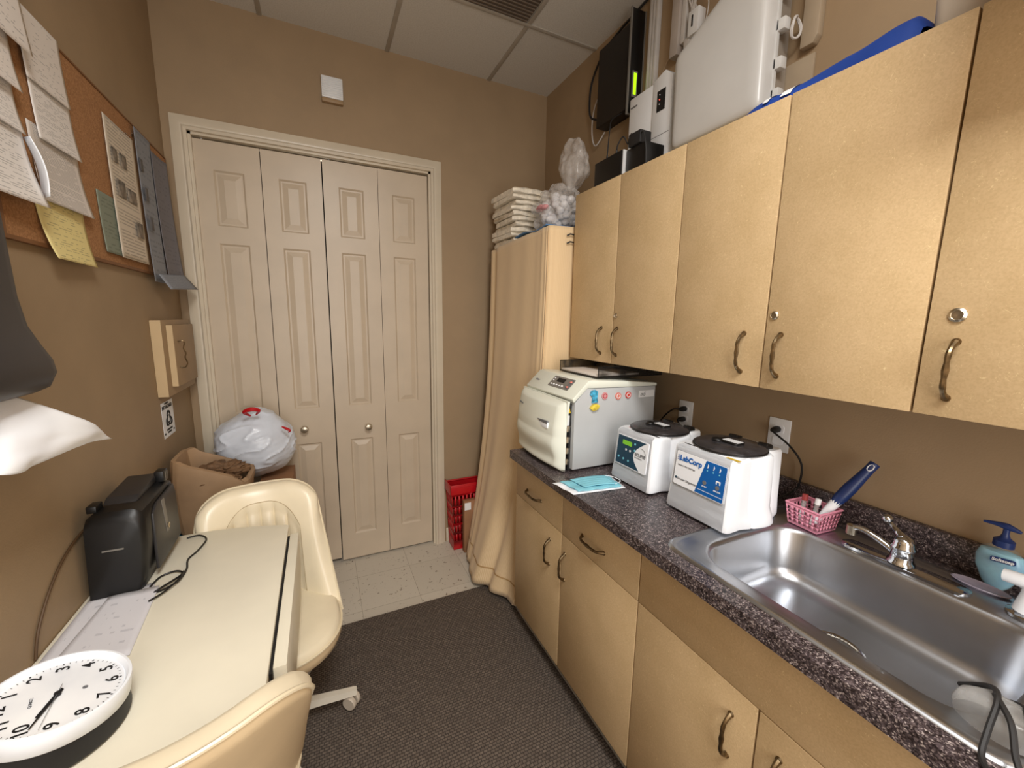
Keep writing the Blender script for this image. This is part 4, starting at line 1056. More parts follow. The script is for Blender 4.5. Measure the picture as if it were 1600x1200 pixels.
def cur(u, v):
    # u along path, v from top (0) to hem (1)
    e = v ** 2.6 * .92 + .08 * v
    p = cr2(topP, u).lerp(cr2(botP, u), e)
    nrm = V((-1, 0)) if u < .5 else V((-.4, -.9)).normalized()
    mid = 1 if u < .68 else .25
    fold = (.001 + .009 * v ** 2) * sin(u * 25 + 1.2 * sin(v * 3)) * mid + (.0012 + .0035 * v ** 2) * sin(u * 55 + 3 * v) * mid + .003 * math.exp(-((u - .55) / .08) ** 2) * sin(u * 160)
    crease = -.045 * math.exp(-((u - (.36 + .10 * (1 - v))) / .030) ** 2) * max(0, v - .55) * 2.0
    side = -.012 * math.exp(-((u - .08) / .025) ** 2)
    p = p + nrm * (fold + crease + side)
    z = 1.946 - .02 * u * 0 + (.03 - 1.946) * v + (.0 if u < .5 else 0)
    z += .028 * (u ** .7) * (1 - v)
    if v > .97: z = max(z, .012)
    p3 = V((p.x, p.y, max(z, .012)))
    if u > .60: p3.y = max(p3.y, 1.6695)
    return p3
cl = MB().grid(cur, 130, 70).build('cloth', 'curtain', cu_, smooth=70, recalc=False)
md = cl.modifiers.new('thickness', 'SOLIDIFY'); md.thickness = .002; md.offset = 1
b = MB(); b.grid(lambda u, v: cur(u, .945 + .004 * v) + V((-.0022, -.0012, 0)), 130, 1)
b.build('hem_stitch', mat('hem_tan', (184, 148, 100), .9), cu_, recalc=False)
b = MB(); b.grid(lambda u, v: (lambda q: V((q.x * (1 - v) + 1.41 * v, q.y if q.y > 1.75 else q.y, 1.952)))(cur(u * .56, 0)), 20, 3)
b.build('top_cover', 'curtain', cu_, recalc=False)
for z in (1.925, 1.89):
    tag(MB().tube([(1.075, 1.684, z), (1.09, 1.678, z + .008), (1.11, 1.680, z + .006)], .0035, 6).build('binder_clip', 'soft_black'), 'upper black clip on the curtain edge beside the wall cabinet' if z > 1.9 else 'lower black clip on the curtain edge beside the wall cabinet', 'clip')

# folded towels on top of the shelf
random.seed(11)
ZTT = 1.957
tw_z = ZTT
def towel_mesh(w, d, h, seed):
    b = MB(); rings = []; m_ = 24
    for i in range(m_ + 1):
        x = -w / 2 + w * i / m_
        ring = []
        e = .93 + .07 * (1 - abs(2 * i / m_ - 1) ** 8)
        for k in range(32):
            a = 2 * pi * k / 32
            sy_ = abs(cos(a)) ** .35 * (1 if cos(a) > 0 else -1); sz_ = abs(sin(a)) ** .6 * (1 if sin(a) > 0 else -1)
            y = sy_ * d / 2 * e; z = h / 2 + sz_ * h / 2 * (.95 + .05 * e)
            # a fold line on the front edge
            y += .010 * noise.noise(V((x * 14, a * 2, seed))); z += .009 * noise.noise(V((x * 11, y * 11, seed + 5))) + .004 * sin(a * 3 + x * 9)
            if cos(a) < -.8 and abs(sin(a)) < .25: y += .012
            ring.append(V((x, y, min(max(z, .0), h))))
        rings.append(ring)
    b.rings(rings); return b
ordn = ['bottom', 'second from bottom', 'third from bottom', 'fourth from bottom', 'fifth from bottom', 'fifth from the top', 'fourth from the top', 'third from the top', 'second from the top', 'topmost']
for i in range(10):
    h = [.030, .026, .030, .025, .028, .026, .030, .025, .027, .034][i]
    b = towel_mesh(.27 + random.uniform(-.025, .025), .30 + random.uniform(-.02, .02), h, i + 1)
    o = b.build('folded_towel', 'towel', origin=(0, 0, 0), smooth=60)
    o.location = (1.125 + random.uniform(-.014, .014), 2.25 + random.uniform(-.012, .012), tw_z); o.rotation_euler.z = random.uniform(-.06, .06)
    tag(o, 'beige folded towel, %s in the stack of ten on the curtained shelf' % ordn[i], 'towel', 'folded towels on the shelf')
    tw_z += h + .0012

# clear bag of cotton
cb_ = thing('cotton_bag', (1.16, 1.92, ZTT), 'clear plastic bag of cotton balls with a crumpled empty top', 'bag')
def blob(c, r, seed, amp, sc=(1, 1, 1), sub=4, freq=3., flat=None):
    b2 = bmesh.new(); bmesh.ops.create_icosphere(b2, subdivisions=sub, radius=1)
    for v in b2.verts:
        p = v.co.copy(); n_ = noise.noise(p * freq + V((seed, 0, 0))) + .5 * noise.noise(p * freq * 2.3 + V((seed, 3, 0)))
        q = p * (1 + amp * n_)
        v.co = V([c[i] + q[i] * r * sc[i] for i in range(3)])
        if flat is not None and v.co.z < flat: v.co.z = flat
    return b2
b = MB(); b.merge(blob((1.17, 1.92, 2.085), .125, 4, .24, (1.0, 1.25, 1.0), 5, 2.6, ZTT + .022)); b.build('film', 'film', cb_, smooth=25)
b = MB(); b.merge(blob((1.215, 1.87, 2.305), .082, 9, .30, (.75, 1.2, 1.55), 5, 1.25)); b.build('crumpled_top', 'film', cb_, smooth=25)
b = MB(); random.seed(5)
for i in range(70):
    for _ in range(30):
        p = V([random.uniform(-1, 1) for _ in range(3)])
        if p.length < .85: break
    q = (1.175 + p.x * .105, 1.91 + p.y * .125, max(2.085 + p.z * .115, ZTT + .045))
    b.ball(q, .022, (1, 1, .9), 8, 6)
o = b.build('cotton_balls', 'cotton', cb_, smooth=60); o['kind'] = 'stuff'
b = MB()
for q in ((1.075, 1.95, 2.10), (1.07, 1.925, 2.105), (1.075, 1.90, 2.10)): b.merge(blob(q, .022, q[1] * 9, .3, (1, 1.3, .6), 2))
b.build('pink_tuft', 'cottonpink', cb_)
def bcl(u, v):
    x = 1.016 + u * .30; y = 2.06 - v * .34
    z = ZTT + .006 + .006 * (1 + sin(v * 7 + u * 2)) + .004 * (1 - u) * sin(v * 4) ** 2
    return V((x - .035 * (1 - u) * (v > -1), y, max(z, ZTT + .003)))
o = MB().grid(bcl, 24, 24).build('blue_cloth', 'bluecloth', smooth=60, recalc=False); tag(o, 'crumpled blue cloth under the clear bag of cotton', 'cloth')
md = o.modifiers.new('thickness', 'SOLIDIFY'); md.thickness = .004; md.offset = 1

# red basket and cardboard by the curtain
rb = thing('laundry_basket', (.84, 2.465, 0), 'red plastic basket in the corner behind the curtain', 'basket')
basket(rb, .718, .985, 2.402, 2.528, .003, .445, .14, 'red', 5, 10, 5, rim=.012)
b = MB(); b.box((.712, 2.397, .395), (.99, 2.401, .462), .001); b.box((.712, 2.397, .395), (.716, 2.532, .462), .001); b.build('rim_band', 'red', rb)
cbx = thing('cardboard_box', (.86, 2.36, 0), 'narrow brown cardboard box between the red basket and the curtain', 'box')
MB().box((.790, 2.352, .001), (.93, 2.392, .36), .002).build('carton', 'cardboard', cbx)
MB().box((.792, 2.3505, .30), (.835, 2.3515, .35)).build('shipping_label', 'white', cbx)

# ------------------------------------------------------------------ left wall things
# cork board
cbd = thing('cork_board', (XL + .006, 1.93, 1.69), 'large cork notice board on the left wall covered with papers', 'notice board')
MB().box((XL + .0005, 1.30, 1.70), (XL + .010, 2.50, 2.238)).build('cork_panel', 'cork', cbd)
b = MB()
b.box((XL + .0005, 1.29, 1.690), (XL + .013, 2.51, 1.6995)); b.box((XL + .0005, 1.29, 2.2385), (XL + .013, 2.51, 2.244)); b.box((XL + .0005, 2.5005, 1.6995), (XL + .013, 2.51, 2.2385)); b.box((XL + .0005, 1.29, 1.6995), (XL + .013, 1.2995, 2.2385)); b.build('frame', 'cork_trim', cbd)
xc = XL + .0104
def wpaper(name, y0, y1, z0, z1, m, label, off=.002, lift=.02, skew=0, twist=0, cat='paper', side=.0):
    """sheet pinned at its top edge, bottom curling off the wall; u = across (+y), v = up"""
    def cc(u, v):
        k = (1 - v) ** 2.2
        return (off + k * (lift + twist * (u - .5)) + side * (u ** 3) * (1 - v * .3), skew * (1 - v), 0)
    lift *= .4; twist *= .5; skew *= .3; y0 *= .978; y1 *= .978
    o = sheet(name, [(xc, y0, z0), (xc, y1, z0), (xc, y1, z1), (xc, y0, z1)], m, None, 16, 20, cc)
    return tag(o, label, cat)
G = None
wpaper('pinned_page', 1.485, 1.672, 2.085, 2.252, 'page2', 'top page of the second column on the cork board', .006, .012, .01, .008)
wpaper('pinned_page', 1.50, 1.688, 1.955, 2.100, 'page', 'printed page below the top page in the second column', .004, .020, .012, .014)
wpaper('pinned_page', 1.47, 1.700, 1.805, 1.985, 'page3', 'densely printed page directly above the yellow sheet', .002, .034, .02, .022)
wpaper('pinned_page', 1.455, 1.690, 1.665, 1.815, 'yellowpage', 'yellow sheet curling below the cork board', .001, .05, .02, -.02)
wpaper('pinned_page', 1.30, 1.468, 2.12, 2.38, 'page2', 'topmost blank-edged page at the upper left corner of the photo', .020, .03, .01, 0)
wpaper('pinned_page', 1.28, 1.420, 2.02, 2.15, 'page2', 'faint page below the topmost one at the left edge', .014, .03, .0, 0)
wpaper('pinned_page', 1.27, 1.415, 1.93, 2.045, 'page', 'greyish page third down at the left edge', .010, .03, .0, 0)
wpaper('pinned_page', 1.22, 1.415, 1.775, 1.955, 'page', 'large curled page lowest in the left-edge column', .014, .05, .03, .03)
o = sheet('curled_strip', [(xc + .050, 1.375, 1.80), (xc + .010, 1.425, 1.80), (xc + .007, 1.400, 1.93), (xc + .026, 1.385, 1.93)], 'white2', None, 6, 10, lambda u, v: (.01 * sin(v * 3), 0, 0))
tag(o, 'narrow bright curled paper strip between the two columns of pages', 'paper')
wpaper('green_leaflet', 1.795, 1.99, 1.725, 1.912, 'greenpage', 'muted green leaflet with a white border on the cork board', .002, .012, .02, .0)
fl = wpaper('photo_flyer', 1.905, 2.155, 1.722, 2.175, 'flyer', 'tall cream flyer with small photographs beside the green leaflet', .005, .014, .01, .0, cat='flyer')
for i, (a, c_, d, e) in enumerate(((.12, .70, .30, .80), (.38, .70, .60, .80), (.14, .46, .42, .58), (.48, .46, .80, .56), (.62, .20, .86, .32))):
    y0_, y1_ = (1.905 + a * .25) * .978, (1.905 + d * .25) * .978; z0_, z1_ = 1.722 + c_ * .453, 1.722 + e * .453
    vm = (c_ + e) / 2
    p = sheet('photo_print', [(xc + .0075 + .014 * (1 - vm) ** 2.2, y0_, z0_), (xc + .0075 + .014 * (1 - vm) ** 2.2, y1_, z0_), (xc + .0075 + .014 * (1 - vm) ** 2.2, y1_, z1_), (xc + .0075 + .014 * (1 - vm) ** 2.2, y0_, z1_)], 'photo_print', None, 2, 2)
    p.parent = fl; p.location = p.location - fl.location
gp = wpaper('grey_poster', 2.165, 2.335, 1.66, 2.232, 'greypage', 'long blue-grey sheet hanging beside the cream flyer', .009, .028, .01, 0, cat='poster')
for i, (zz, h_) in enumerate(((2.08, .045), (1.97, .05), (1.86, .05))):
    p = sheet('photo_print', [(xc + .0135 + .006 * i, 2.127, zz), (xc + .0135 + .006 * i, 2.161, zz), (xc + .0125 + .006 * i, 2.161, zz + h_), (xc + .0125 + .006 * i, 2.127, zz + h_)], mat('print_dim', (92, 90, 92), .6), None, 2, 2)
    p.parent = gp; p.location = p.location - gp.location
wpaper('grey_poster', 2.325, 2.495, 1.68, 2.20, 'bluepage', 'second grey sheet overlapping toward the closet casing', .012, .04, .01, .01, cat='poster', side=.012)
o = sheet('clear_sleeve', [(xc + .060, 2.145, 1.632), (xc + .085, 2.46, 1.650), (xc + .045, 2.43, 1.712), (xc + .030, 2.13, 1.690)], 'greypage', None, 8, 6)
tag(o, 'grey folded flap sticking out below the grey sheets', 'paper')
for i in range(6):
    y, z = 2.06 + random.uniform(-.05, .06), 2.17 + random.uniform(-.02, .045)
    MB().box((xc - .001, y, z), (xc + .004, y + .014, z + .002)).build('staple', 'nickel', cbd)

# access hatch
hh = thing('access_hatch', (XL + .02, 2.3, 1.19), 'tan framed access hatch on the left wall with a wire pull', 'hatch')
MB().box((XL + .0005, 2.10, 1.189), (XL + .036, 2.50, 1.507), .002).build('frame', 'wood', hh)
MB().box((XL + .001, 2.0965, 1.191), (XL + .036, 2.0998, 1.505)).build('frame_lit_edge', 'hatch_lit_side', hh)  # strip paints the light falling on the near side of the frame
dr_ = MB().box((XL + .0365, 2.155, 1.225), (XL + .058, 2.46, 1.487), .002).build('hatch_door', 'wood', hh)
MB().box((XL + .037, 2.1515, 1.227), (XL + .058, 2.1548, 1.485)).build('door_edge', 'hatch_lit_side', dr_)  # same painted light on the near side of the hatch door
MB().tube([(XL + .058, 2.205, 1.415), (XL + .072, 2.205, 1.418), (XL + .080, 2.207, 1.41), (XL + .076, 2.206, 1.385), (XL + .082, 2.206, 1.365), (XL + .078, 2.206, 1.345), (XL + .084, 2.206, 1.32), (XL + .074, 2.205, 1.302), (XL + .058, 2.205, 1.305)], .0028, 7, smooth_n=4).build('handle', 'brass', dr_)

# biohazard sign
bs = thing('biohazard_sign', (XL + .001, 2.185, 1.0), 'small white biohazard sign with black trefoil below the hatch', 'sign')
MB().box((XL + .0004, 2.112, 1.008), (XL + .0014, 2.255, 1.160)).build('card', 'ink_white', bs)
xs_ = XL + .0022; cy_, cz_ = 2.184, 1.082
b = MB()
for a in (90, 210, 330):
    c_ = (cy_ + .017 * cos(radians(a)), cz_ + .017 * sin(radians(a)))
    b.tube([(xs_, c_[0] + .017 * cos(radians(a + t)), c_[1] + .017 * sin(radians(a + t))) for t in range(-148, 149, 12)], [.0008, .003, .0045, .003, .0008], 6)
b.tube([(xs_, cy_ + .017 * cos(radians(t)), cz_ + .017 * sin(radians(t))) for t in range(0, 361, 15)], .0018, 6)
b.build('trefoil', 'ink', bs)
text('BIOHAZARD', .0215, 'ink', (XL + .0014, 2.118, 1.131), (0, 1, 0), (0, 0, 1), bs, bold=.0005)
text('CAUTION', .011, 'ink', (XL + .0014, 2.150, 1.1495), (0, 1, 0), (0, 0, 1), bs)
b = MB()
for y0_, y1_, z in ((2.120, 2.134, 1.022), (2.16, 2.21, 1.022), (2.232, 2.246, 1.022), (2.15, 2.222, 1.034)): b.box((XL + .0014, y0_, z), (XL + .0018, y1_, z + .008))
b.build('caption', 'ink', bs)

# paper towel dispenser (near left)
td = thing('towel_dispenser', (XL + .06, .95, 1.385), 'dark grey paper towel dispenser bulging at its base on the left wall', 'dispenser')
pf = [(XL + .001, 1.385), (-.56, 1.383), (-.50, 1.378), (-.480, 1.388), (-.467, 1.416), (-.470, 1.440), (-.484, 1.470), (-.498, 1.505), (-.505, 1.56), (-.507, 1.65), (-.509, 1.745), (-.515, 1.765), (-.54, 1.775), (XL + .001, 1.775)]
b = MB(); rings = []
for y, k_ in ((.80, .9), (.806, .97), (.82, 1), (1.075, 1), (1.092, .985), (1.10, .95)):
    rings.append([V((XL + (x - XL) * k_, y, z)) for x, z in pf])
b.rings(rings); b.build('housing', 'darkplastic', td, smooth=40)
MB().box((-.585, .83, 1.379), (-.53, 1.06, 1.383)).build('slot', 'ink', td)
pt = thing('paper_towel', (-.5, 1.0, 1.23), 'crumpled white paper towel hanging from the dark dispenser', 'paper towel')
o_ = [V(p) for p in ((-.545, .80, 1.378), (-.505, 1.045, 1.377), (-.452, 1.235, 1.232), (-.497, 1.01, 1.262), (-.52, .80, 1.258))]
def pt_f(u, v):
    a = V((-.548, .80, 1.378)).lerp(V((-.515, 1.05, 1.378)), u)
    c_ = V((-.515, .80, 1.282)).lerp(V((-.497, 1.00, 1.262)), min(1, u / .62)) if u < .62 else V((-.497, 1.00, 1.262)).lerp(V((-.470, 1.285, 1.222)), (u - .62) / .38)
    q = a.lerp(c_, v)
    q.x += .012 * sin(u * 7 + v * 4) * v + .010 * noise.noise(V((u * 4, v * 4, 2))) * v + .012 * sin(v * pi)
    q.z += .010 * sin(u * 9) * v
    cr_ = abs(((u * 2.3 + v * 1.1) % 1) - .5) * 2; q.x += .012 * cr_ * v; q.x += .010 * abs(((u * 1.6 - v * 1.9 + .3) % 1) - .5) * v
    return q
o = MB().grid(pt_f, 40, 24).build('sheet', 'whitepaper', pt, smooth=22, recalc=False)
md = o.modifiers.new('thickness', 'SOLIDIFY'); md.thickness = .0006

# ------------------------------------------------------------------ table
ZTB = .76
tb = thing('drop_leaf_table', (-.37, 1.245, 0), 'cream drop-leaf table with bowed ends against the left wall', 'table')
def tend(x): return 1.690 - .68 * (x + .45) ** 2
xs = [XL + .002 + (-.142 - XL - .002) * i / 16 for i in range(17)]
poly = [(x, tend(x)) for x in xs] + [(x, 2.49 - tend(x)) for x in reversed(xs)]
b = MB(); b.prism(poly, 'z', ZTB - .022, ZTB, .0015); b.build('tabletop', 'table', tb)
lf_ = [(1.245 - .305, .752), (1.245 + .322, .752), (1.245 + .322, .70), (1.245 + .30, .62), (1.245 + .22, .56), (1.245 - .22, .56), (1.245 - .30, .62), (1.245 - .305, .70)]
b = MB(); b.prism(lf_, 'x', -.1345, -.107, .0015); b.build('drop_leaf', 'table', tb)
MB().box((-.1415, .93, ZTB - .03), (-.1350, 1.56, ZTB - .012)).build('hinge_gap', 'ink', tb)
for x, y in ((-.585, .93), (-.585, 1.56), (-.162, 1.243)): MB().box((x - .013, y - .013, 0), (x + .013, y + .013, ZTB - .0225), .003).build('leg', 'cream_metal', tb)
b = MB(); b.box((-.60, .93, ZTB - .06), (-.575, 1.56, ZTB - .0225)); b.build('apron', 'cream_metal', tb)

# papers on the table
for i, (P, lb, m_) in enumerate((
    ([(-.603, 1.10, 0), (-.438, 1.085, 0), (-.468, 1.405, 0), (-.605, 1.392, 0)], 'loose printed sheet under the clock, beside the wall', 'deskpage'),
    ([(-.575, 1.13, 0), (-.430, 1.10, 0), (-.452, 1.375, 0), (-.56, 1.375, 0)], 'upper printed sheet of the two lying under the clock', 'deskpage'))):
    o = sheet('loose_paper', [V(p) + V((0, 0, ZTB + .0008 + .0016 * i)) for p in P], m_, None, 10, 10, lambda u, v, i=i: (0, 0, .001 * sin(u * 5) ** 2 + .002 * v ** 6 * i))
    tag(o, lb, 'paper')

# printer
pr_ = thing('label_printer', (-.54, 1.50, ZTB), 'black boxy desktop printer with a round silver button, against the wall', 'printer')
b = MB()
sec = [(-.598, .0), (-.488, .0), (-.478, .04), (-.468, .13), (-.467, .20), (-.474, .225), (-.495, .236), (-.572, .236), (-.590, .222)]
def pring(y, k_, dz=0): 
    return [V((-.598 + (x + .598) * k_, y, ZTB + .003 + z * (1 if not dz else 1 - dz))) for x, z in sec]
b.rings([pring(1.372, .90, .12), pring(1.378, .96, .06), pring(1.392, 1, 0), pring(1.62, 1, 0), pring(1.645, .97, .03), pring(1.655, .9, .1)]); b.build('case', 'black', pr_, smooth=45)
n_ = V((1, 0, -.05)).normalized()
MB().prism([(1.425, ZTB + .03), (1.635, ZTB + .035), (1.63, ZTB + .19), (1.615, ZTB + .222), (1.47, ZTB + .218), (1.43, ZTB + .20)], 'x', -.470, -.4625, .002).build('side_panel', 'charcoal', pr_)
MB().prism([(1.515, ZTB + .100), (1.535, ZTB + .100), (1.520, ZTB + .212), (1.497, ZTB + .212)], 'x', -.4628, -.4615).build('window_strip', 'greyframe', pr_)
MB().lathe([(.003, -.462), (.0075, -.462), (.0085, -.4585), (.006, -.458), (.003, -.460)], (0, 1.527, ZTB + .118), 'x', 18).build('button', 'nickel', pr_)
MB().prism([(1.44, ZTB + .236), (1.47, ZTB + .252), (1.62, ZTB + .262), (1.635, ZTB + .240)], 'x', -.575, -.50, .003).build('lid', 'charcoal', pr_)
MB().box((-.503, 1.595, ZTB + .236), (-.478, 1.635, ZTB + .272), .003).build('catch', 'black', pr_); MB().box((-.592, 1.40, ZTB + .2365), (-.57, 1.44, ZTB + .256), .003).build('catch', 'black', pr_)
b = MB()
for y in (1.606, 1.614, 1.622): b.box((-.479, y, ZTB + .238), (-.4765, y + .003, ZTB + .268))
b.build('metal_tab', 'nickel', pr_)
MB().box((-.56, 1.3695, ZTB + .135), (-.515, 1.3745, ZTB + .139)).build('paper_slot', 'greyframe', pr_)
tb_z = ZTB + .0035
cable([(-.455, 1.655, tb_z), (-.42, 1.66, tb_z), (-.392, 1.62, tb_z), (-.40, 1.55, tb_z), (-.415, 1.50, tb_z), (-.405, 1.44, tb_z), (-.410, 1.385, tb_z), (-.435, 1.352, tb_z), (-.455, 1.345, tb_z), (-.44, 1.36, tb_z + .004), (-.407, 1.405, tb_z + .006), (-.43, 1.435, tb_z + .003), (-.463, 1.425, tb_z), (-.474, 1.38, tb_z)], .0028, 'black', 'thin black cord looping over the table beside the printer')
cable([(-.454, 1.30, tb_z + .004), (-.43, 1.33, tb_z + .004), (-.405, 1.37, tb_z + .012), (-.404, 1.41, tb_z + .012)], .0026, 'black', 'short end of black cord running toward the loose papers')
cable([(XL + .004, 1.52, .93), (XL + .004, 1.43, .945), (XL + .004, 1.33, .925), (XL + .004, 1.25, .88), (XL + .004, 1.19, .82), (XL + .004, 1.165, .765)], .003, mat('cord_brown', (84, 60, 34), .6), 'thin brown wire running down the wall behind the papers')

# clock with black case beneath
ck = thing('wall_clock', (-.464, .924, .854), 'round white wall clock lying face up on the table', 'clock')
nz = V((.175, .013, 1)).normalized(); ux = V((0, 1, 0)) - nz * nz.y; ux.normalize()
# clock 12 o'clock direction: in the table plane
cc0 = V((-.464, .924, .854)); RC = .100
e1 = V((1, 0, 0)) - nz * nz.x; e1.normalize(); e2 = nz.cross(e1)
def cpl(r, a, h=0):  # a in degrees from e1 toward e2
    return cc0 + e1 * (r * cos(radians(a))) + e2 * (r * sin(radians(a))) + nz * h
def crings(prof, n=64): return [[cpl(r, 360 * k / n, h) for k in range(n)] for r, h in prof]
MB().rings(crings([(.098, -.036), (RC, -.034), (RC, -.004), (.0985, 0), (.0945, .0005), (.0925, -.002), (.090, -.012), (.088, -.0125), (.088, -.016)])).build('rim', 'white2', ck, smooth=50)
MB().rings(crings([(.0005, -.0122), (.0885, -.0122), (.0885, -.0112), (.0005, -.0112)])).build('dial', 'ink_white', ck)
A12 = 180 + 17    # angle of the 12 on the dial
# numerals read clockwise: angle = A12 - 30*h ; upright toward 12
up12 = (cpl(1, A12) - cc0).normalized(); rt12 = up12.cross(nz)
for h_ in range(1, 13):
    pos = cpl(.0705, A12 - 30 * h_, -.0110)
    s_ = .0265
    t_ = text(str(h_), s_, 'ink', pos - up12 * s_ * .34, rt12, up12, ck, 'numeral', align='CENTER', ext=.0003, bold=.0003)
b = MB()
for i in range(60):
    a = A12 - 6 * i; L_ = .0035; w_ = .0012 if i % 5 == 0 else .0005; rad_ = .0845
    p0_ = cpl(rad_ - L_, a, -.0105); p1_ = cpl(rad_, a, -.0105); sd = (p1_ - p0_).cross(nz).normalized() * w_
    b.bm.faces.new([b.bm.verts.new(q) for q in (p0_ - sd, p1_ - sd, p1_ + sd, p0_ + sd)])
b.build('minute_marks', 'ink', ck, recalc=False)
def hand(name, a, L_, w_, h, m_, tail=.012):
    d1 = (cpl(1, a) - cc0).normalized(); s1 = d1.cross(nz); c1 = cc0 + nz * h
    b = MB(); pol = [c1 - d1 * tail - s1 * w_ * .6, c1 + d1 * L_ * .15 - s1 * w_, c1 + d1 * L_ - s1 * w_ * .45, c1 + d1 * L_ + s1 * w_ * .45, c1 + d1 * L_ * .15 + s1 * w_, c1 - d1 * tail + s1 * w_ * .6]
    b.rings([[p for p in pol], [p + nz * .0006 for p in pol]]); b.build(name, m_, ck)
hand('hour_hand', A12 - 30 * 9.85, .048, .0035, -.0085, 'ink')
hand('minute_hand', A12 - 30 * 9.7, .072, .0022, -.0072, 'ink')
hand('second_hand', A12 - 30 * 9.35, .078, .0005, -.006, 'ink_grey', .022)
MB().rings(crings([(.005, -.0095), (.005, -.005), (.0005, -.0045)], 16)).build('hub', 'ink', ck)
text('QUARTZ', .006, 'ink_grey', cc0 + up12 * .030 - nz * .011, rt12, up12, ck, 'dial_mark', align='CENTER')
MB().rings(crings([(.004, -.0108), (.004, -.0104)], 16)).build('alarm_dot', 'ink_grey', ck).location += -up12 * .035
# black case: sloped pad matching the clock underside
b = MB(); top_ = []; bot_ = []
for k_ in range(48):
    p = cpl(.097, 360 * k_ / 48, -.0375); top_.append(p); bot_.append(V((p.x, p.y, ZTB + .006)))
mid_ = [V((cc0.x + (p.x - cc0.x) * 1.02, cc0.y + (p.y - cc0.y) * 1.02, ZTB + .012)) for p in top_]
b.rings([bot_, mid_, top_]); tag(b.build('black_case', 'soft_black', smooth=50), 'black soft round case underneath the tilted clock', 'case')

# ------------------------------------------------------------------ chairs
def chair(name, loc, rz, arm0, label):
    """local frame: chair faces -y, origin on the floor under the seat centre"""
    g = thing(name, (0, 0, 0), label, 'chair', 'cream vinyl swivel chairs at the table')
    sz = .455
    # seat: thick rounded cushion
    def so(r, z, n=44):
        out = []
        for k_ in range(n):
            a = 2 * pi * k_ / n; c_, s_ = cos(a), sin(a)
            x = abs(c_) ** .85 * (1 if c_ > 0 else -1); y = abs(s_) ** .85 * (1 if s_ > 0 else -1)
            out.append(V((x * r, y * r * .98, z)))
        return out
    MB().rings([so(.14, sz - .105), so(.195, sz - .095), so(.222, sz - .07), so(.230, sz - .045), so(.229, sz - .026)]).build('seat_pan', 'vinyl_back', g, smooth=60)
    MB().rings([so(.227, sz - .028), so(.226, sz - .012), so(.212, sz + .003), so(.16, sz + .012), so(.08, sz + .014), so(.005, sz + .013)]).build('seat', 'vinyl', g, smooth=60)
    MB().tube(so(.2295, sz - .024) + [so(.2295, sz - .024)[0]], .0042, 6, caps=False).build('piping', 'pipe', g)
    # backrest shell
    HB = .445; z0 = sz - .055
    def mid(u, v):
        # u -1..1 across, v 0..1 up
        wv = .240 * (1 - .135 * v)
        top = 1 - .16 * max(0, abs(u) - .35) ** 2 / .42
        ang = u * 1.12
        x = wv * (sin(ang) / sin(1.12)) * (1 - .13 * max(0, abs(u) - .8) * v)
        z = z0 + HB * v * top
        y = .20 + .16 * v ** 1.15 - (.125 * (1 - cos(ang)) / (1 - cos(1.12))) * (1.45 - .85 * v)
        return V((x, y, z))
    def nrm(u, v):
        e = .01; a = mid(min(1, u + e), v) - mid(max(-1, u - e), v); c_ = mid(u, min(1, v + e)) - mid(u, max(0, v - e))
        return c_.cross(a).normalized()   # points back (+y) -> check
    def shell(t0, t1, nu=44, nv=30, edge=.5, name='x', m_='vinyl', inner=None):
        b = MB()
        def off_(u, v, t):
            f = (max(0, 1 - abs(u) ** 10) * max(0, 1 - abs(2 * v - 1) ** 12)) ** edge
            d = nrm(u, v); d = d if d.y > 0 else -d
            return mid(u, v) + d * (t0 + (t - t0) * f)
        A_ = [[off_(-1 + 2 * i / nu, j / nv, t1) + (inner(-1 + 2 * i / nu, j / nv) if inner else V((0, 0, 0))) for i in range(nu + 1)] for j in range(nv + 1)]
        B_ = [[off_(-1 + 2 * i / nu, j / nv, t0) for i in range(nu + 1)] for j in range(nv + 1)]
        va = [[b.bm.verts.new(p) for p in r] for r in A_]; vb = [[b.bm.verts.new(p) for p in r] for r in B_]
        for j in range(nv):
            for i in range(nu):
                b.bm.faces.new((va[j][i], va[j][i + 1], va[j + 1][i + 1], va[j + 1][i])); b.bm.faces.new((vb[j][i], vb[j + 1][i], vb[j + 1][i + 1], vb[j][i + 1]))
        bmesh.ops.remove_doubles(b.bm, verts=b.bm.verts, dist=.0002)
        for e in [e for e in b.bm.edges if e.is_boundary]: pass
        bmesh.ops.holes_fill(b.bm, edges=[e for e in b.bm.edges if e.is_boundary], sides=0)
        return b.build(name, m_, g, smooth=60)
    def dent(u, v):
        # recessed channelled centre
        au = abs(u) / .60; tv = v / .84
        top_in = 1 - .25 * au ** 3
        ins = min(1, max(0, (1 - au) * 9)) * min(1, max(0, (top_in - tv) * 9))
        ch = (abs(sin((u / .60) * pi * 3)) ** .45)
        return V((0, .020 * ins - .010 * ch * ins, 0))
    shell(.0, -.052, 90, 60, .45, 'backrest', 'vinyl', dent)
    shell(.001, .014, 40, 28, .4, 'back_shell', 'vinyl_back')
    edge = [mid(-1, v / 14) for v in range(0, 14)] + [mid(-1 + 2 * i / 30, 1) for i in range(31)] + [mid(1, v / 14) for v in range(13, -1, -1)]
    MB().tube([p + V((0, .002, 0)) for p in edge], .0048, 7).build('piping', 'pipe', g)
    arch = []
    for i in range(31):
        u = -.60 + 1.2 * i / 30; au = abs(u) / .60; tv = (1 - .25 * au ** 3) * .84
        d = nrm(u, tv); d = d if d.y > 0 else -d
        arch.append(mid(u, tv) - d * .050)
    left = [ (lambda d: mid(-.60, v_) - (d if d.y > 0 else -d) * .050)(nrm(-.60, v_)) for v_ in (.1, .25, .4, .52)]
    right = [ (lambda d: mid(.60, v_) - (d if d.y > 0 else -d) * .050)(nrm(.60, v_)) for v_ in (.52, .4, .25, .1)]
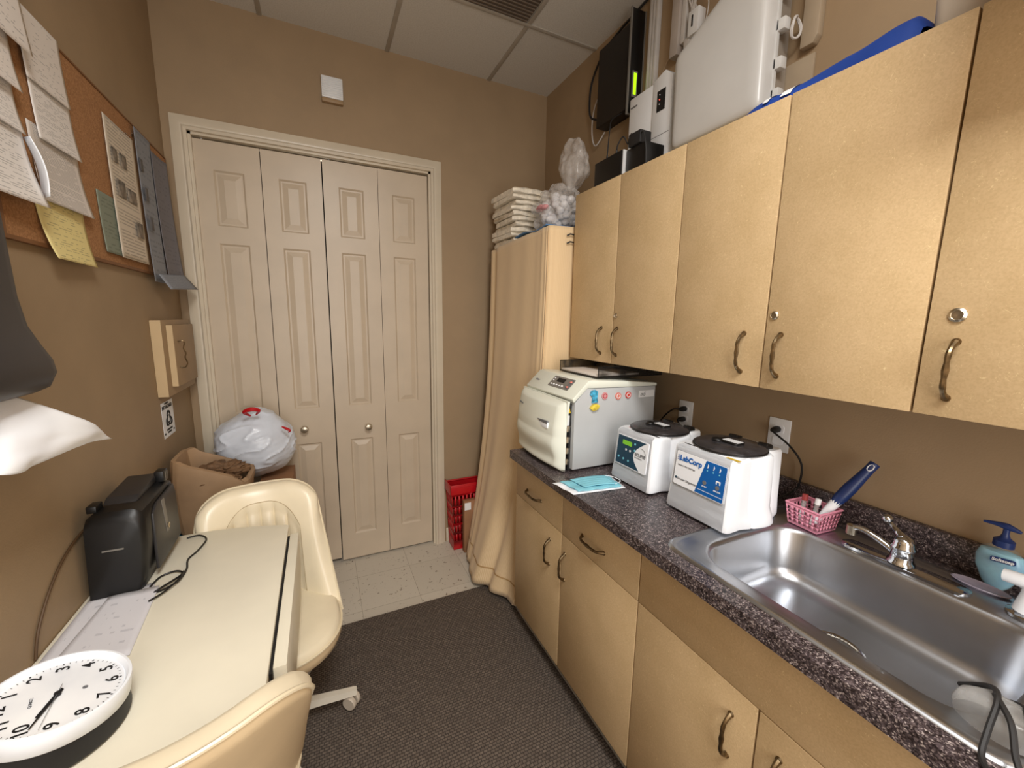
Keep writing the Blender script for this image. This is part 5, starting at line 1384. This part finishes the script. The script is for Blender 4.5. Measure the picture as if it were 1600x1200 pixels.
    MB().tube(left + arch + right, .0022, 6).build('stitching', mat('stitch_tan', (176, 154, 116), .5), g)
    # base
    MB().lathe([(0, .075), (.028, .075), (.028, .12), (.022, .13), (.022, sz - .12), (.05, sz - .115), (.09, sz - .106), (0, sz - .106)], (0, 0, 0), 'z', 20).build('column', 'cream_metal', g)
    for i in range(5):
        a = radians(arm0 + 72 * i); d = V((cos(a), sin(a), 0)); s_ = V((-sin(a), cos(a), 0))
        b = MB(); rg = []
        for r_, hw_, zt_, zb_ in ((.02, .018, .118, .082), (.14, .015, .103, .076), (.262, .013, .088, .066), (.270, .012, .086, .068)):
            rg.append([d * r_ + s_ * hw_ + V((0, 0, zb_)), d * r_ - s_ * hw_ + V((0, 0, zb_)), d * r_ - s_ * hw_ * .8 + V((0, 0, zt_)), d * r_ + s_ * hw_ * .8 + V((0, 0, zt_))])
        b.rings(rg); leg = b.build('leg', 'cream_metal', g, smooth=30)
        cpos = d * .25 + s_ * .004
        b = MB(); m3 = Matrix.Rotation(a + .9, 3, 'Z')
        for sx in (-1, 1): b.lathe([(0, -.009), (.024, -.009), (.027, -.005), (.027, .005), (.024, .009), (0, .009)], cpos + m3 @ V((sx * .0135, 0, 0)) + V((0, 0, .0365)), 'x', 20, m3)
        b.tube([cpos + V((0, 0, .04)), cpos + V((0, 0, .068))], .007, 8); b.build('caster', mat('caster_grey', (178, 166, 150), .5), leg)
    g.location = loc; g.rotation_euler.z = rz
    return g
chair('swivel_chair', (-.212, 1.498, .0095), .13, -8, 'cream vinyl swivel chair at the far end of the table, its channelled back visible')
chair('swivel_chair', (-.335, 1.025, .0095), pi + .33, 0, 'cream vinyl swivel chair in the foreground, seen from behind')

# ------------------------------------------------------------------ bags behind the far chair
tote = thing('storage_tote', (-.46, 2.13, 0), 'teal plastic tote behind the printer, mostly hidden', 'tote')
b = MB(); b.rings([[V((x, y, z)) for x, y in rrect(-.595 + i_, 1.965 + i_, -.325 - i_, 2.27 - i_, .03)] for i_, z in ((.02, .001), (0, .58), (-.0, .60))], True); b.build('tub', 'teal', tote, smooth=40)
b = MB(); b.rings([[V((x, y, z)) for x, y in rrect(-.598, 1.96, -.322, 2.275, .03)] for z in (.601, .615)]); b.build('lid', 'teal', tote, smooth=40)
kb = thing('paper_bag', (-.45, 2.1, .62), 'brown kraft paper bag with a rolled open top on the teal tote', 'bag')
def kring(cx, cy, a, bb, z, rot, tiltx=0, seed=0, amp=.01):
    out = []
    for k_ in range(36):
        t = 2 * pi * k_ / 36; c_, s_ = cos(t), sin(t)
        x = abs(c_) ** .32 * (1 if c_ > 0 else -1) * a; y = abs(s_) ** .32 * (1 if s_ > 0 else -1) * bb
        n1 = noise.noise(V((c_ * 1.6, s_ * 1.6, z * 6 + seed))) * amp + noise.noise(V((c_ * 4, s_ * 4, z * 14 + seed))) * .006
        out.append(V((cx + x * cos(rot) - y * sin(rot) + n1, cy + x * sin(rot) + y * cos(rot) + n1 * .5, z - (x) * tiltx + n1)))
    return out
b = MB()
b.rings([kring(-.452, 2.085, .118, .110, .625, 0), kring(-.452, 2.10, .128, .122, .70, 0), kring(-.450, 2.10, .132, .122, .80, .0, .25), kring(-.445, 2.10, .136, .120, .862, 0, .42), kring(-.443, 2.10, .134, .116, .880, 0, .46), kring(-.443, 2.10, .120, .102, .884, 0, .46), kring(-.445, 2.10, .112, .095, .865, 0, .42), kring(-.446, 2.10, .106, .09, .82, 0, .35, 3, .02), kring(-.448, 2.10, .09, .075, .78, 0, .2, 7, .035), kring(-.448, 2.10, .04, .03, .79, 0, .2, 2, .04)])
b.build('bag_body', 'kraft', kb, smooth=20)
b = MB(); b.merge(blob((-.435, 2.085, .842), .098, 21, .5, (1, .9, .40), 5, 3.0)); b.build('crumpled_liner', mat('kraft_dark', (118, 88, 60), .75, var=.12, bmp=.3, bscale=20), kb, smooth=18)
bx_ = thing('cardboard_box', (-.18, 2.34, 0), 'brown cardboard box under the white bag, mostly hidden behind the chair', 'box')
MB().box((-.315, 2.17, .001), (-.165, 2.50, .70), .003).build('carton', 'cardboard', bx_)
wb = thing('trash_bag', (-.30, 2.33, .70), 'bulging white plastic trash bag with red drawstring in front of the closet', 'bag')
b2 = bmesh.new(); bmesh.ops.create_icosphere(b2, subdivisions=6, radius=1)
for v in b2.verts:
    p = v.co.copy()
    n1 = noise.noise(p * 1.3 + V((3, 1, 0))) * .09 + (1 - abs(noise.noise(V((p.x * 1.1 + p.z * .8, p.y, p.z * 2.6 - p.x)) + V((9, 2, 4))))) ** 10 * .05 + abs(noise.noise(V((p.x * 2 + p.z * 3, p.y * 3, p.z * 6 - p.x * 3)))) * .03
    q = p * (1 + n1)
    zz = q.z
    taper = 1 + .08 * (-zz) if zz < 0 else 1 - .22 * zz ** 2
    v.co = V((-.322 + q.x * .178 * taper, 2.37 + q.y * .145 * taper, .885 + zz * .170))
    if v.co.z < .7015: v.co.z = .7015
    if v.co.y > 2.518: v.co.y = 2.518
b = MB(); b.merge(b2); b.build('bag_body', 'bag', wb, smooth=40)
b = MB(); b.tube([(-.325, 2.27, 1.05), (-.345, 2.24, 1.075), (-.315, 2.225, 1.09), (-.285, 2.235, 1.08), (-.30, 2.26, 1.055)], [.004, .009, .011, .009, .003], 8, smooth_n=5); b.build('drawstring', 'red', wb)
b = MB(); b.tube([(-.195, 2.26, .985), (-.175, 2.25, .975), (-.160, 2.245, .965), (-.168, 2.25, .955)], [.003, .007, .006, .002], 8, smooth_n=4); b.build('drawstring', 'red', wb)

# ------------------------------------------------------------------ lights
def area(name, loc, size, energy, color, rot=(0, 0, 0), sy=None):
    l = bpy.data.lights.new(name, 'AREA'); l.energy = energy; l.color = color; l.size = size
    if sy: l.shape = 'RECTANGLE'; l.size_y = sy
    o = bpy.data.objects.new(name, l); C.objects.link(o); o.location = loc; o.rotation_euler = rot
    return o
area('ceiling_troffer_light', (.22, -.35, 2.93), .55, 56, (1, .985, .955), sy=1.1)
area('rear_fill_light', (.1, -1.40, 1.55), 1.0, 36, (1, .985, .96), (radians(90), 0, 0), sy=2.0)  # added soft fill from behind the camera, the wall there has no opening
w = bpy.data.worlds.new('world'); bpy.context.scene.world = w; w.use_nodes = True
w.node_tree.nodes['Background'].inputs[0].default_value = (.9, .85, .8, 1); w.node_tree.nodes['Background'].inputs[1].default_value = .3
sc = bpy.context.scene
sc.view_settings.view_transform = 'Standard'; sc.view_settings.look = 'None'; sc.view_settings.exposure = 0
sc.cycles.use_denoising = True
